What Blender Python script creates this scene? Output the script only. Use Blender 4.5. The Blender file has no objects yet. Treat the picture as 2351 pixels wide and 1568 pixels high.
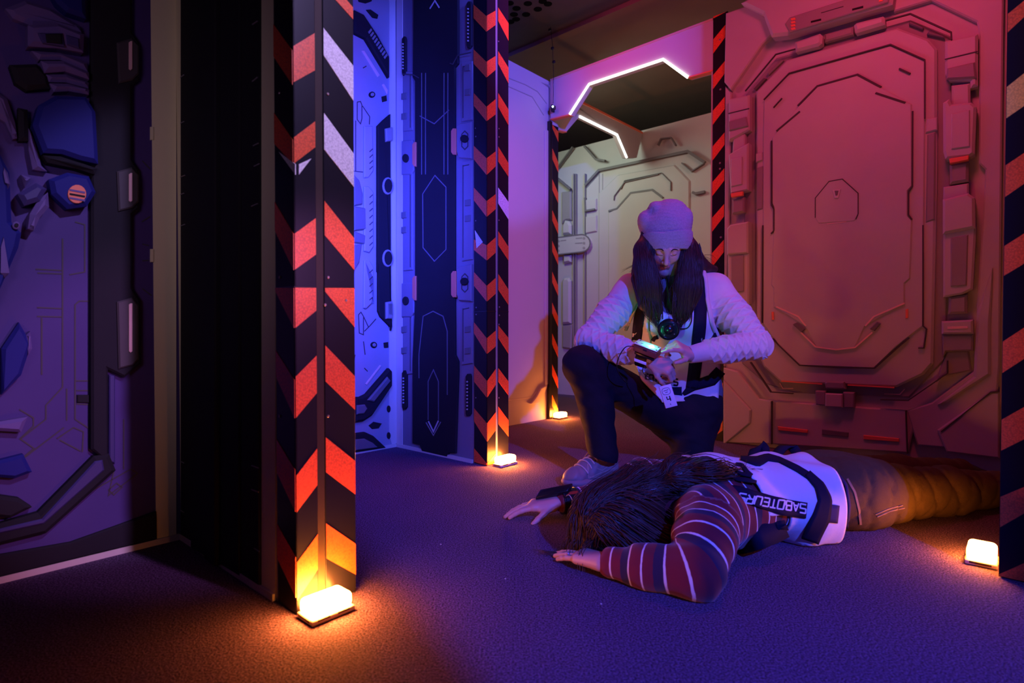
import bpy, math, random
import numpy as np
from mathutils import Matrix, Vector
random.seed(7); rng = np.random.default_rng(7)
SC = bpy.context.scene; COL = SC.collection
# ------------------------------------------------------------------ camera
F = 1320.0; H = 0.63; PITCH = math.radians(1.04)
CAM = np.array([0, 0, H])
FW = np.array([0, math.cos(PITCH), -math.sin(PITCH)]); UPV = np.array([0, math.sin(PITCH), math.cos(PITCH)]); RT = np.array([1.0, 0, 0])
cam = bpy.data.cameras.new('camera'); co = bpy.data.objects.new('camera', cam); COL.objects.link(co)
co.location = (0, 0, H); co.rotation_euler = (math.pi/2-PITCH, 0, 0)
cam.sensor_width = 36; cam.lens = 36*F/2351; cam.clip_start = 0.02
cam.dof.use_dof = True; cam.dof.focus_distance = 2.35; cam.dof.aperture_fstop = 3.2
SC.camera = co
TH = math.radians(41.8)
E2 = np.array([math.sin(TH), math.cos(TH), 0]); E1 = np.array([math.cos(TH), -math.sin(TH), 0]); EZ = np.array([0, 0, 1.0])
def G(a, b, z=0.0): return a*E1+b*E2+z*EZ
def rays(px, py):
    px = np.asarray(px, float); py = np.asarray(py, float)
    return FW+np.multiply.outer((px-1175.5)/F, RT)+np.multiply.outer((784-py)/F, UPV)
def at(px, py, Y):
    r = rays(px, py); return CAM+r*(Y/r[1])
def onfloor(px, py, z=0.0):
    r = rays(px, py); return CAM+r*((z-H)/r[2])
# ------------------------------------------------------------------ world, exposure, lights
SC.view_settings.view_transform = 'Standard'; SC.view_settings.look = 'None'
SC.view_settings.gamma = 1; SC.view_settings.use_curve_mapping = False; SC.view_settings.exposure = 0.0
SC.cycles.use_denoising = True
SC.cycles.max_bounces = 6; SC.cycles.sample_clamp_indirect = 4.0
W = bpy.data.worlds.new('world'); SC.world = W; W.use_nodes = True
W.node_tree.nodes['Background'].inputs[0].default_value = (0.012, 0.004, 0.03, 1); W.node_tree.nodes['Background'].inputs[1].default_value = 0.3
def light(name, kind, pos, target, power, color, size=0.2, spot=60, blend=0.3, spread=180):
    l = bpy.data.lights.new(name, kind); l.energy = power; l.color = color
    if kind == 'AREA': l.size = size; l.spread = math.radians(spread)
    else: l.shadow_soft_size = size
    if kind == 'SPOT': l.spot_size = math.radians(spot); l.spot_blend = blend
    o = bpy.data.objects.new(name, l); COL.objects.link(o); o.location = tuple(pos)
    if target is not None:
        o.rotation_euler = (Vector(tuple(target))-Vector(tuple(pos))).to_track_quat('-Z', 'Y').to_euler()
    return o
light('blue_key_spot', 'SPOT', (1.50, -1.70, 2.30), (0.70, 1.9, 0.45), 960, (0.05, 0.08, 1.0), 0.04, 64, 0.2)
light('blue_corridor_spot', 'SPOT', G(0.0, 1.55, 2.3), G(-2.556, 2.62, 2.10), 240, (0.10, 0.10, 1.0), 0.04, 33, 0.35)
light('blue_alcove_lamp', 'AREA', G(-1.58, 0.90, 1.25), G(-2.556, 1.42, 1.2), 34, (0.045, 0.06, 1.0), 0.45, spread=92)
light('red_wall_lamp', 'AREA', G(-0.35, 2.30, 2.38), G(-0.95, 3.25, 1.0), 9, (1.0, 0.055, 0.15), 0.3)
light('magenta_header_fill', 'AREA', G(-2.42, 2.35, 2.55), G(-1.75, 3.25, 2.2), 2.3, (1.0, 0.06, 0.24), 0.3, spread=85)  # added magenta fill shaped to tint the header board alone
light('red_corridor_fill', 'AREA', G(-1.6, 2.2, 2.5), G(-2.3, 2.8, 0.4), 5, (1.0, 0.07, 0.08), 0.4, spread=100)  # added red fill that counters the blue on the lower corridor wall
light('far_room_lamp', 'AREA', G(-3.1, 3.6, 2.3), G(-2.6, 4.6, 1.3), 8, (0.85, 1.0, 0.82), 0.5)
light('far_room_pink_lamp', 'AREA', G(-1.0, 3.7, 2.3), G(-1.9, 4.6, 1.0), 5, (1.0, 0.5, 0.38), 0.5)
light('dim_left_lamp', 'AREA', G(-0.7, -0.40, 1.0), G(-1.9, 0.25, 1.05), 0.50, (0.85, 0.55, 1.0), 0.4, spread=75)
light('red_tape_fill', 'SPOT', G(0.95, 0.55, 2.3), G(0.22, 1.923, 1.3), 45, (1.0, 0.36, 0.14), 0.04, 40, 0.5)  # added warm fill so the right partition's tape stripes read red
light('violet_post_fill', 'SPOT', G(0.45, 0.95, 2.3), G(-1.2, 0.74, 1.17), 190, (0.55, 0.42, 1.0), 0.04, 24, 0.4)  # added fill for the upper nearest post, which the key misses
light('magenta_post_fill', 'SPOT', G(0.45, 0.95, 1.0), G(-1.2, 0.74, 0.55), 80, (0.85, 0.30, 1.0), 0.04, 28, 0.5)  # second added fill, for the lower part of the same post
# ------------------------------------------------------------------ materials
def nodes(m): return m.node_tree.nodes, m.node_tree.links
def mat(name, c, rough=0.6, spec=0.4, noise=0.0, nscale=40, bump=0.0, bscale=200, metal=0.0, emis=None, estr=0.0, sheen=0.0):
    m = bpy.data.materials.new(name); m.use_nodes = True
    n, l = nodes(m); b = n['Principled BSDF']
    b.inputs['Base Color'].default_value = (*c, 1); b.inputs['Roughness'].default_value = rough
    b.inputs['Specular IOR Level'].default_value = spec; b.inputs['Metallic'].default_value = metal
    b.inputs['Sheen Weight'].default_value = sheen
    if emis: b.inputs['Emission Color'].default_value = (*emis, 1); b.inputs['Emission Strength'].default_value = estr
    if noise or bump: tc = n.new('ShaderNodeTexCoord')
    if noise:
        t = n.new('ShaderNodeTexNoise'); t.inputs['Scale'].default_value = nscale; t.inputs['Detail'].default_value = 4
        l.new(tc.outputs['Object'], t.inputs['Vector'])
        r = n.new('ShaderNodeMix'); r.data_type = 'RGBA'
        r.inputs[6].default_value = (*[x*(1-noise) for x in c], 1); r.inputs[7].default_value = (*[min(1, x*(1+noise)) for x in c], 1)
        l.new(t.outputs['Fac'], r.inputs[0]); l.new(r.outputs[2], b.inputs['Base Color'])
    if bump:
        t2 = n.new('ShaderNodeTexNoise'); t2.inputs['Scale'].default_value = bscale; t2.inputs['Detail'].default_value = 3
        l.new(tc.outputs['Object'], t2.inputs['Vector'])
        bp = n.new('ShaderNodeBump'); bp.inputs['Strength'].default_value = bump; bp.inputs['Distance'].default_value = 0.01
        l.new(t2.outputs['Fac'], bp.inputs['Height']); l.new(bp.outputs[0], b.inputs['Normal'])
    return m
def reflective(name, c):
    m = mat(name, c, 0.35, 0.6); n, l = nodes(m); b = n['Principled BSDF']
    tc = n.new('ShaderNodeTexCoord'); v = n.new('ShaderNodeTexVoronoi'); v.inputs['Scale'].default_value = 230
    l.new(tc.outputs['Object'], v.inputs['Vector'])
    r = n.new('ShaderNodeMix'); r.data_type = 'RGBA'
    r.inputs[6].default_value = (*[min(1, x*1.25) for x in c], 1); r.inputs[7].default_value = (*[x*0.7 for x in c], 1)
    l.new(v.outputs['Distance'], r.inputs[0]); l.new(r.outputs[2], b.inputs['Base Color'])
    return m
M = {}
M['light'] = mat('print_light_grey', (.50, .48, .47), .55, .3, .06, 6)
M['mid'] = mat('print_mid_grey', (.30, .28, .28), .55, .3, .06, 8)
M['shade'] = mat('print_slate', (.16, .15, .16), .55, .3, .08, 8)
M['dark'] = mat('print_dark', (.022, .020, .026), .75, .08, .1, 8)
M['line'] = mat('print_line', (.07, .06, .065), .6, .2)
M['lviolet_lit'] = mat('print_violet_lit', (.075, .048, .185), .6, .1, .08, 8)  # violet print with the wall's blue light mixed into its colour
M['lvdark_lit'] = mat('print_violet_lit_dark', (.05, .038, .15), .55, .3, .1, 8)  # darker print tone, same blue light mixed in
M['lvwhite_lit'] = mat('print_violet_lit_white', (.14, .095, .27), .6, .15)  # white print parts tinted by the blue light in their paint
M['lcream_lit'] = mat('margin_warm_lit', (.88, .85, .48), .6, .3)  # pale margin with its warm light painted in to offset the violet lamp
M['light_shaded'] = mat('print_shaded_grey', (.22, .20, .25), .55, .3, .06, 6)  # grey print darkened in the paint for the middle partition's weaker light
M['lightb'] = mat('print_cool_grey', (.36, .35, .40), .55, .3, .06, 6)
M['cream'] = mat('blank_margin', (.66, .61, .54), .6, .3)
M['orange'] = mat('print_orange', (.85, .22, .12), .5, .3)
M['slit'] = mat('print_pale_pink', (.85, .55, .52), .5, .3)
M['suit_blue'] = mat('print_suit_blue', (.018, .02, .17), .6, .12)
M['suit_white'] = mat('print_suit_white', (.58, .55, .55), .5, .3)
M['teal'] = mat('print_faint', (.22, .22, .24), .6, .2)
M['board'] = mat('painted_board', (.50, .46, .46), .6, .3, .03, 5)
M['edge'] = mat('board_edge', (.55, .40, .30), .6, .3)
M['wood'] = mat('wood_strip', (.03, .016, .009), .6, .3, .2, 30)
M['black'] = mat('tape_black', (.009, .008, .014), .35, .22)
M['red'] = reflective('tape_red', (.80, .105, .022))
M['white'] = reflective('tape_white', (.80, .78, .80))
M['gold_glint'] = reflective('tape_glint', (.85, .55, .10))  # golden glint painted as the colour of one red stripe
M['rust'] = reflective('tape_rust', (.80, .13, .03))
M['screw'] = mat('screw', (.4, .3, .3), .35, .5, metal=.8)
M['ceil'] = mat('ceiling_tile', (.10, .09, .10), .85, .2, .1, 10)
M['ceil2'] = mat('ceiling_board', (.22, .17, .13), .85, .2, .1, 4)
M['hole'] = mat('hole_black', (.004, .004, .004), .9, .1)
M['skin'] = mat('skin', (.62, .37, .29), .45, .45, .08, 30)
M['lip'] = mat('lips', (.50, .15, .14), .4, .5)
M['brow'] = mat('brow', (.05, .03, .02), .7, .2)
M['hair'] = mat('dark_hair', (.030, .014, .013), .5, .4)
M['hair2'] = mat('brown_hair', (.05, .018, .013), .42, .5)
M['beanie'] = mat('beanie_knit', (.42, .36, .38), .9, .1, .25, 160, .5, 420)
M['knit'] = mat('cream_knit', (.66, .60, .58), .9, .1, .05, 60, .35, 700, sheen=.3)
M['shirt'] = mat('grey_shirt', (.20, .18, .19), .9, .1, .1, 60)
M['vest'] = mat('vest_white', (.78, .76, .76), .75, .2, .03, 20, .1, 60)
M['navy'] = mat('vest_navy', (.010, .010, .030), .8, .15)
M['navy2'] = mat('vest_faded_navy', (.045, .035, .10), .8, .15)
M['trouser'] = mat('black_trousers', (.010, .009, .016), .8, .2, .2, 90, .2, 300)
M['khaki'] = mat('khaki_trousers', (.075, .052, .026), .85, .15, .15, 60, .25, 400)
M['stitch'] = mat('stitching', (.30, .20, .12), .8, .2)
M['shoe'] = mat('cream_leather', (.30, .225, .20), .5, .4, .05, 40)
M['sole'] = mat('shoe_sole', (.34, .25, .22), .7, .3)
M['lace'] = mat('laces', (.62, .50, .44), .8, .2)
M['sock'] = mat('white_sock', (.7, .68, .68), .9, .1)
M['plastic'] = mat('black_plastic', (.010, .010, .012), .25, .5)
M['plate'] = mat('white_plate', (.75, .73, .72), .4, .4)
M['boxred'] = mat('device_case', (.20, .05, .03), .4, .4)
M['card'] = mat('badge_card', (.74, .70, .72), .5, .4)
M['ink'] = mat('black_ink', (.015, .014, .02), .6, .2)
M['lampbase'] = mat('lamp_base', (.75, .6, .55), .4, .4)
M['vent'] = mat('lamp_vent', (.06, .03, .015), .6, .3)
M['glow'] = mat('lamp_diffuser', (.9, .7, .5), .4, .4, emis=(1, .25, .032), estr=240)
M['glow_low'] = mat('lamp_diffuser_low', (.9, .7, .5), .4, .4, emis=(1, .25, .032), estr=115)
M['led'] = mat('led_strip', (1, 1, 1), .4, .4, emis=(1, .96, .84), estr=4)
M['green'] = mat('green_led', (.2, 1, .8), .4, .4, emis=(.10, 1.0, .62), estr=40)
M['bluedot'] = mat('blue_led', (.3, .5, 1), .4, .4, emis=(.35, .55, 1.0), estr=14)
M['metal'] = mat('silver', (.7, .68, .66), .25, .5, metal=1)
def carpet():
    m = mat('carpet', (.07, .062, .085), .95, .1); n, l = nodes(m); b = n['Principled BSDF']
    tc = n.new('ShaderNodeTexCoord')
    t = n.new('ShaderNodeTexNoise'); t.inputs['Scale'].default_value = 230; t.inputs['Detail'].default_value = 3; t.inputs['Roughness'].default_value = .7
    t2 = n.new('ShaderNodeTexNoise'); t2.inputs['Scale'].default_value = 2.5; t2.inputs['Detail'].default_value = 3
    l.new(tc.outputs['Object'], t.inputs['Vector']); l.new(tc.outputs['Object'], t2.inputs['Vector'])
    r = n.new('ShaderNodeValToRGB'); r.color_ramp.elements[0].position = .36; r.color_ramp.elements[1].position = .72
    r.color_ramp.elements[0].color = (.032, .020, .036, 1); r.color_ramp.elements[1].color = (.46, .29, .56, 1)
    l.new(t.outputs['Fac'], r.inputs[0])
    mx = n.new('ShaderNodeMix'); mx.data_type = 'RGBA'; mx.blend_type = 'MULTIPLY'; mx.inputs[0].default_value = .35
    l.new(r.outputs[0], mx.inputs[6]); l.new(t2.outputs['Fac'], mx.inputs[7]); l.new(mx.outputs[2], b.inputs['Base Color'])
    bp = n.new('ShaderNodeBump'); bp.inputs['Strength'].default_value = .9; bp.inputs['Distance'].default_value = .012
    l.new(t.outputs['Fac'], bp.inputs['Height']); l.new(bp.outputs[0], b.inputs['Normal'])
    return m
M['carpet'] = carpet()
def striped():
    m = mat('striped_jersey', (.16, .018, .030), .85, .15, sheen=.2); n, l = nodes(m); b = n['Principled BSDF']
    a = n.new('ShaderNodeAttribute'); a.attribute_name = 'along'
    def ln(per, off, w):
        ad = n.new('ShaderNodeMath'); ad.operation = 'MULTIPLY_ADD'; ad.inputs[1].default_value = 1/per; ad.inputs[2].default_value = off
        l.new(a.outputs['Fac'], ad.inputs[0])
        fr = n.new('ShaderNodeMath'); fr.operation = 'FRACT'; l.new(ad.outputs[0], fr.inputs[0])
        lt = n.new('ShaderNodeMath'); lt.operation = 'LESS_THAN'; lt.inputs[1].default_value = w; l.new(fr.outputs[0], lt.inputs[0]); return lt
    navy = ln(.085, .15, .30); w1 = ln(.085, .15, .05); w2 = ln(.085, .55, .05)
    mx0 = n.new('ShaderNodeMix'); mx0.data_type = 'RGBA'; mx0.inputs[6].default_value = (.17, .018, .028, 1); mx0.inputs[7].default_value = (.030, .020, .050, 1)
    l.new(navy.outputs[0], mx0.inputs[0])
    mm = n.new('ShaderNodeMath'); mm.operation = 'MAXIMUM'; l.new(w1.outputs[0], mm.inputs[0]); l.new(w2.outputs[0], mm.inputs[1])
    mx = n.new('ShaderNodeMix'); mx.data_type = 'RGBA'; mx.inputs[7].default_value = (.75, .70, .70, 1)
    l.new(mm.outputs[0], mx.inputs[0]); l.new(mx0.outputs[2], mx.inputs[6]); l.new(mx.outputs[2], b.inputs['Base Color'])
    return m
M['striped'] = striped()
# ------------------------------------------------------------------ mesh helpers
def mk(name, v, f, m, parent=None, smooth=False, attrs=None, fmat=None):
    me = bpy.data.meshes.new(name)
    me.from_pydata([tuple(map(float, p)) for p in v], [], [tuple(map(int, q)) for q in f])
    ms = m if isinstance(m, (list, tuple)) else [m]
    for x in ms: me.materials.append(x)
    if fmat is not None: me.polygons.foreach_set('material_index', np.asarray(fmat, np.int32))
    if smooth: me.polygons.foreach_set('use_smooth', np.ones(len(me.polygons), bool))
    for k, val in (attrs or {}).items():
        a = me.attributes.new(k, 'FLOAT', 'POINT'); a.data.foreach_set('value', np.asarray(val, np.float32))
    me.update()
    o = bpy.data.objects.new(name, me); COL.objects.link(o)
    if parent is not None:
        o.parent = parent
        o.matrix_parent_inverse = Matrix.Translation(-Vector(parent.get('_o', (0, 0, 0)))) if '_o' in parent else Matrix()
    return o
def thing(name, label, cat, loc, group=None):
    o = bpy.data.objects.new(name, None); COL.objects.link(o); o.location = tuple(map(float, loc))
    o.empty_display_size = .1
    o['_o'] = tuple(map(float, loc)); o['label'] = label; o['category'] = cat
    if group: o['group'] = group
    return o
def struct(o): o['kind'] = 'structure'; return o
def boxv(o, a, b, c):
    o, a, b, c = map(np.asarray, (o, a, b, c))
    v = [o, o+a, o+a+b, o+b, o+c, o+a+c, o+a+b+c, o+b+c]
    f = [(0, 3, 2, 1), (4, 5, 6, 7), (0, 1, 5, 4), (1, 2, 6, 5), (2, 3, 7, 6), (3, 0, 4, 7)]
    if np.dot(np.cross(a, b), c) < 0: f = [q[::-1] for q in f]
    return v, f
def box(name, o, a, b, c, m, parent=None, bevel=0.0, seg=2):
    v, f = boxv(o, a, b, c); ob = mk(name, v, f, m, parent)
    if bevel:
        md = ob.modifiers.new('bevel', 'BEVEL'); md.width = bevel; md.segments = seg; md.limit_method = 'NONE'
        for p in ob.data.polygons: p.use_smooth = True
    return ob
def gbox(name, a0, a1, b0, b1, z0, z1, m, parent=None):
    return box(name, G(a0, b0, z0), E1*(a1-a0), E2*(b1-b0), EZ*(z1-z0), m, parent)
def tubev(pts, r, n=6, cap=True):
    pts = np.asarray(pts, float); k = len(pts); r = np.broadcast_to(np.asarray(r, float), (k,))
    t = np.gradient(pts, axis=0); t /= np.linalg.norm(t, axis=1, keepdims=True)+1e-9
    ref = np.array([0.31, 0.17, 0.93]); V = []; 
    for i in range(k):
        x = np.cross(t[i], ref); x /= np.linalg.norm(x)+1e-9; y = np.cross(t[i], x)
        for j in range(n):
            an = 2*math.pi*j/n; V.append(pts[i]+r[i]*(x*math.cos(an)+y*math.sin(an)))
    Fc = [(i*n+j, i*n+(j+1) % n, (i+1)*n+(j+1) % n, (i+1)*n+j) for i in range(k-1) for j in range(n)]
    if cap: Fc += [tuple(range(n))[::-1], tuple((k-1)*n+j for j in range(n))]
    return V, Fc
def tube(name, pts, r, m, parent=None, n=6): 
    v, f = tubev(pts, r, n); return mk(name, v, f, m, parent, True)
def merge(parts):
    V, Fc = [], []
    for v, f in parts:
        o = len(V); V += list(v); Fc += [tuple(i+o for i in q) for q in f]
    return V, Fc
def smoothpath(pts, n):
    pts = np.asarray(pts, float); k = len(pts); out = []
    for i in range(n):
        s = i/(n-1)*(k-1); j = min(int(s), k-2); t = s-j
        p0 = pts[max(j-1, 0)]; p1 = pts[j]; p2 = pts[j+1]; p3 = pts[min(j+2, k-1)]
        out.append(.5*((2*p1)+(-p0+p2)*t+(2*p0-5*p1+4*p2-p3)*t*t+(-p0+3*p1-3*p2+p3)*t**3))
    return np.array(out)
# ------------------------------------------------------------------ relief on wall planes
def area2(p): return sum(p[i][0]*p[(i+1) % len(p)][1]-p[(i+1) % len(p)][0]*p[i][1] for i in range(len(p)))/2
def inset(p, d):
    n = len(p); out = []
    for i in range(n):
        a = np.array(p[i-1]); b = np.array(p[i]); c = np.array(p[(i+1) % n])
        u = b-a; u = u/(np.linalg.norm(u)+1e-9); w = c-b; w = w/(np.linalg.norm(w)+1e-9)
        nu = np.array([-u[1], u[0]]); nw = np.array([-w[1], w[0]])
        den = 1+nu@nw; out.append(b+(nu+nw)*d/max(den, .4))
    return out
class Plane:
    def __init__(s, axis, pos):
        s.axis = axis; s.pos = pos
        s.n = E1 if axis == 'a' else -E2; s.s = E2 if axis == 'a' else E1
        s.o = (E1 if axis == 'a' else E2)*pos
    def to2d(s, px, py):
        r = rays(px, py); t = ((s.o-CAM)@s.n)/(r@s.n); P = CAM+r*t
        return (float(P@s.s), float(P[2]))
    def P(s, q, d=0.0): return s.o+s.s*q[0]+EZ*q[1]+s.n*d
    def poly2(s, px): return [s.to2d(*p) for p in px]
    def prism2(s, name, p, d0, d1, m, parent, ch=0.0):
        p = [tuple(q) for q in p]
        if area2(p) < 0: p = p[::-1]
        n = len(p); v = [s.P(q, d0) for q in p]; f = []
        if ch > 0:
            v += [s.P(q, d1-ch) for q in p]; v += [s.P(q, d1) for q in inset(p, ch)]; R = 3
        else:
            v += [s.P(q, d1) for q in p]; R = 2
        for r in range(R-1):
            f += [(r*n+i, r*n+(i+1) % n, (r+1)*n+(i+1) % n, (r+1)*n+i) for i in range(n)]
        f.append(tuple((R-1)*n+i for i in range(n)))
        f.append(tuple(range(n))[::-1])
        return mk(name, v, f, m, parent)
    def prism(s, name, px, d0, d1, m, parent, ch=0.0): return s.prism2(name, s.poly2(px), d0, d1, m, parent, ch)
    def line2(s, name, p, w, m, parent, d0=0.0, h=.0015, closed=False):
        p = [np.array(q) for q in p]; n = len(p); L, R = [], []
        for i in range(n):
            a = p[i-1] if (i or closed) else None; c = p[(i+1) % n] if (i < n-1 or closed) else None
            ds = []
            if a is not None: ds.append((p[i]-a)/(np.linalg.norm(p[i]-a)+1e-9))
            if c is not None: ds.append((c-p[i])/(np.linalg.norm(c-p[i])+1e-9))
            ns = [np.array([-u[1], u[0]]) for u in ds]
            if len(ns) == 2: den = max(1+ns[0]@ns[1], .4); o = (ns[0]+ns[1])/den
            else: o = ns[0]
            L.append(p[i]+o*w/2); R.append(p[i]-o*w/2)
        v = []
        for i in range(n): v += [s.P(R[i], d0), s.P(R[i], d0+h), s.P(L[i], d0+h), s.P(L[i], d0)]
        f = []
        for i in range(n if closed else n-1):
            j = (i+1) % n
            f += [(i*4+1, j*4+1, j*4+2, i*4+2), (i*4, j*4, j*4+1, i*4+1), (i*4+2, j*4+2, j*4+3, i*4+3)]
        if not closed: f += [(0, 1, 2, 3), (n*4-1, n*4-2, n*4-3, n*4-4)]
        return mk(name, v, f, m, parent)
    def line(s, name, px, w, m, parent, d0=0.0, h=.0015, closed=False): return s.line2(name, s.poly2(px), w, m, parent, d0, h, closed)
    def disc(s, name, px, py, rpx, d0, d1, m, parent, n=16, ch=0.0, ry=None):
        ry = ry or rpx
        c = [(px+rpx*math.cos(2*math.pi*i/n), py+ry*math.sin(2*math.pi*i/n)) for i in range(n)]
        return s.prism(name, c, d0, d1, m, parent, ch)
def crop(ox, oy, sc): return lambda pts: [(ox+x/sc, oy+y/sc) for x, y in pts]
# ------------------------------------------------------------------ the setting
WH = 2.41
fl = struct(mk('floor', [G(-6, -3, 0), G(4, -3, 0), G(4, 7, 0), G(-6, 7, 0)], [(0, 1, 2, 3)], M['carpet']))
BREAK = 3.36
ce = struct(gbox('ceiling', -6, 4, -3, BREAK, 2.80, 2.86, M['ceil']))
ce2 = struct(gbox('ceiling_beyond', -6, 4, BREAK, 7, 2.77, 2.86, M['ceil2']))
pc = lambda px, py: (lambda r: CAM+r*((2.80-H)/r[2]))(rays(px, py))
for x, y in [(1180, 33), (1212, 8), (1235, 21), (1208, 33), (1186, 19), (1185, 44), (1258, 9), (1170, 7), (1246, 3), (1172, 50)]:
    c = pc(x, y); v = [c+.028*(E1*math.cos(t)+E2*math.sin(t))-EZ*.002 for t in np.linspace(0, 2*math.pi, 17)[:-1]]
    v += [q+EZ*.002 for q in v]; mk('hole', v, [tuple(range(16))]+[(i, i+16, (i+1) % 16+16, (i+1) % 16) for i in range(16)], M['hole'], ce)
wl = struct(gbox('wall_left', -2.0, -1.908, -1.2, .627, 0, WH, M['lviolet_lit']))
w1 = struct(gbox('wall_left_partition', -2.556, -1.201, .627, .772, 0, WH, M['light']))
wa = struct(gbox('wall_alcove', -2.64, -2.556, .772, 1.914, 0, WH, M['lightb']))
w2 = struct(gbox('wall_middle_partition', -2.64, -1.868, 1.914, 2.057, 0, WH, M['light_shaded']))
wc = struct(gbox('wall_corridor', -2.62, -2.556, 2.057, 3.25, 0, WH, M['board']))
wb = struct(gbox('wall_back', -1.335, 1.6, 3.25, 3.32, 0, WH+.012, M['light']))
wf = struct(gbox('wall_far', -4.6, 1.6, 4.60, 4.68, 0, WH, M['light']))
wr = struct(gbox('wall_right_partition', -.041, 1.6, 1.923, 2.064, 0, WH, M['light']))
struct(gbox('wall_far_left', -4.6, -4.5, 3.0, 4.6, 0, WH, M['board']))
# unseen gobo partitions added out of frame to gate the blue lamp
struct(gbox('wall_gobo_left', .95, 1.02, -2.4, .145, 0, WH, M['shade']))
struct(gbox('wall_gobo_right', 1.36, 1.43, .58, 1.92, 0, WH, M['shade']))
PL, P1, PA, P2, PC = Plane('a', -1.908), Plane('b', .627), Plane('a', -2.556), Plane('b', 1.914), Plane('a', -2.556)
PB, PF, PR = Plane('b', 3.25), Plane('b', 4.60), Plane('b', 1.923)
P1E, P2E = Plane('a', -1.201), Plane('a', -1.868)
# white skirting line
def skirt(i, pl, s0, s1): struct(pl.prism2('trim_%d' % i, [(s0, .0), (s1, .0), (s1, .017), (s0, .017)], 0, .010, M['cream'], None))
skirt(1, PL, -1.2, .627); skirt(2, P1, -1.908, -1.30); skirt(3, PA, .772, 1.914); skirt(4, P2, -2.556, -1.96)
# ------------------------------------------------------------------ hazard corner guards
def tape(pl, wall, xl, xr, s0, s1, stripes, th=.004, seams=(), z1=WH):
    t = pl.prism2('hazard_tape', [(s0, 0.002), (s1, 0.002), (s1, z1), (s0, z1)], 0, th, M['black'], wall, .0012)
    for a in stripes:
        col = M[a[4]] if len(a) > 4 else M['red']
        zs = [pl.to2d(xl, a[0])[1], pl.to2d(xr, a[2])[1], pl.to2d(xr, a[3])[1], pl.to2d(xl, a[1])[1]]
        e = .0012; q = [(s0+e, zs[0]), (s1-e, zs[1]), (s1-e, zs[2]), (s0+e, zs[3])]
        q = [(s, min(max(z, .004), z1-.002)) for s, z in q]
        if max(z for _, z in q)-min(z for _, z in q) < .005: continue
        pl.prism2('stripe', q, th-.0005, th+.0012, col, t)
    for y in seams:
        z = pl.to2d((xl+xr)/2, y)[1]; pl.prism2('seam', [(s0, z-.0015), (s1, z-.0015), (s1, z+.0015), (s0, z+.0015)], th, th+.001, M['plastic'], t)
    return t
def screws(pl, t, pts, d=.004, r=.0035):
    for x, y in pts:
        c = pl.to2d(x, y); p = [(c[0]+r*math.cos(k*math.pi/4), c[1]+r*math.sin(k*math.pi/4)) for k in range(8)]
        pl.prism2('screw', p, d, d+.0025, M['screw'], t, .001)
SA = lambda pl, x: pl.to2d(x, 760)[0]
A1 = [(-145, -70, -80, -5), (54, 129, 112, 192), (259, 330, 319, 375), (464, 530, 536, 620), (661, 669, 661, 753), (805, 864, 872, 960), (1007, 1082, 1078, 1174), (1200, 1278, 1277, 1370), (1388, 1420, 1470, 1500)]
B1 = [(-90, -10, -115, -35), (112, 194, 80, 165), (319, 378, 281, 340), (538, 620, 502, 585), (661, 753, 661, 713), (864, 958, 816, 902), (1090, 1174, 1029, 1113), (1289, 1376, 1226, 1306)]
C1 = [(-60, -28, 18, 45), (67, 129, 152, 232, 'white'), (261, 344, 353, 429, 'white'), (462, 540, 547, 620), (661, 669, 661, 751), (793, 875, 864, 941), (1004, 1084, 1059, 1136), (1202, 1282, 1250, 1321)]
s636, s683 = SA(P1, 637), -1.201
b0, b1, b2, b3 = .627, SA(P1E, 725), SA(P1E, 743), .772
ta = tape(P1, w1, 637, 683, s636, s683+.004, A1, seams=(660,))
tb = tape(P1E, w1, 683, 725, b0-.004, b1, B1, seams=(660,)); tc_ = tape(P1E, w1, 743, 806, b2, b3+.003, C1, seams=(660,))
screws(P1E, tc_, [(750, 217), (751, 637), (751, 955), (744, 700), (792, 690)]); screws(P1, ta, [(646, 215), (647, 637), (647, 955)])
P1.prism('stripe', [(645, 350), (683, 378), (683, 402)], .0035, .0055, M['white'], ta)
P1E.prism('stripe', [(683.5, 378), (712, 365), (683.5, 402)], .0035, .0055, M['white'], tb)
P1E.prism2('wood_strip', [(b1+.001, 0), (b2-.001, 0), (b2-.001, WH), (b1+.001, WH)], 0, .0015, M['wood'], w1)
A2 = [(-102, -70, -75, -35), (11, 42, 38, 74), (114, 147, 143, 179), (214, 243, 246, 279), (335, 366, 364, 402), (431, 460, 462, 498), (550, 574, 563, 598), (625, 656, 656, 692), (740, 765, 776, 812), (839, 876, 874, 912), (937, 967, 971, 1013), (1029, 1060, 1063, 1100)]
B2 = [(-75, -35, -85, -50), (38, 74, 25, 58), (143, 179, 129, 161), (246, 279, 228, 263), (364, 402, 348, 382), (462, 498, 446, 480), (563, 598, 545, 580), (656, 692, 638, 674), (776, 812, 759, 795), (874, 912, 847, 883), (971, 1013, 946, 987), (1063, 1100, 1040, 1075)]
C2 = [(-82, -50, -50, -12), (18, 49, 54, 94), (118, 147, 156, 192), (214, 246, 252, 288), (337, 371, 375, 406), (431, 467, 464, 504, 'white'), (531, 563, 567, 598), (629, 665, 665, 700), (747, 776, 776, 812), (845, 876, 876, 908), (933, 973, 965, 1002)]
s1090 = SA(P2, 1089.5); c0, c1, c2, c3 = 1.914, SA(P2E, 1137), SA(P2E, 1142), 2.057
ta2 = tape(P2, w2, 1090, 1118, s1090, -1.868+.004, A2, seams=(715,))
tb2 = tape(P2E, w2, 1119, 1136, c0-.004, c1, B2, seams=(715,)); tc2 = tape(P2E, w2, 1142, 1165, c2, c3+.003, C2, seams=(715,))
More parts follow.
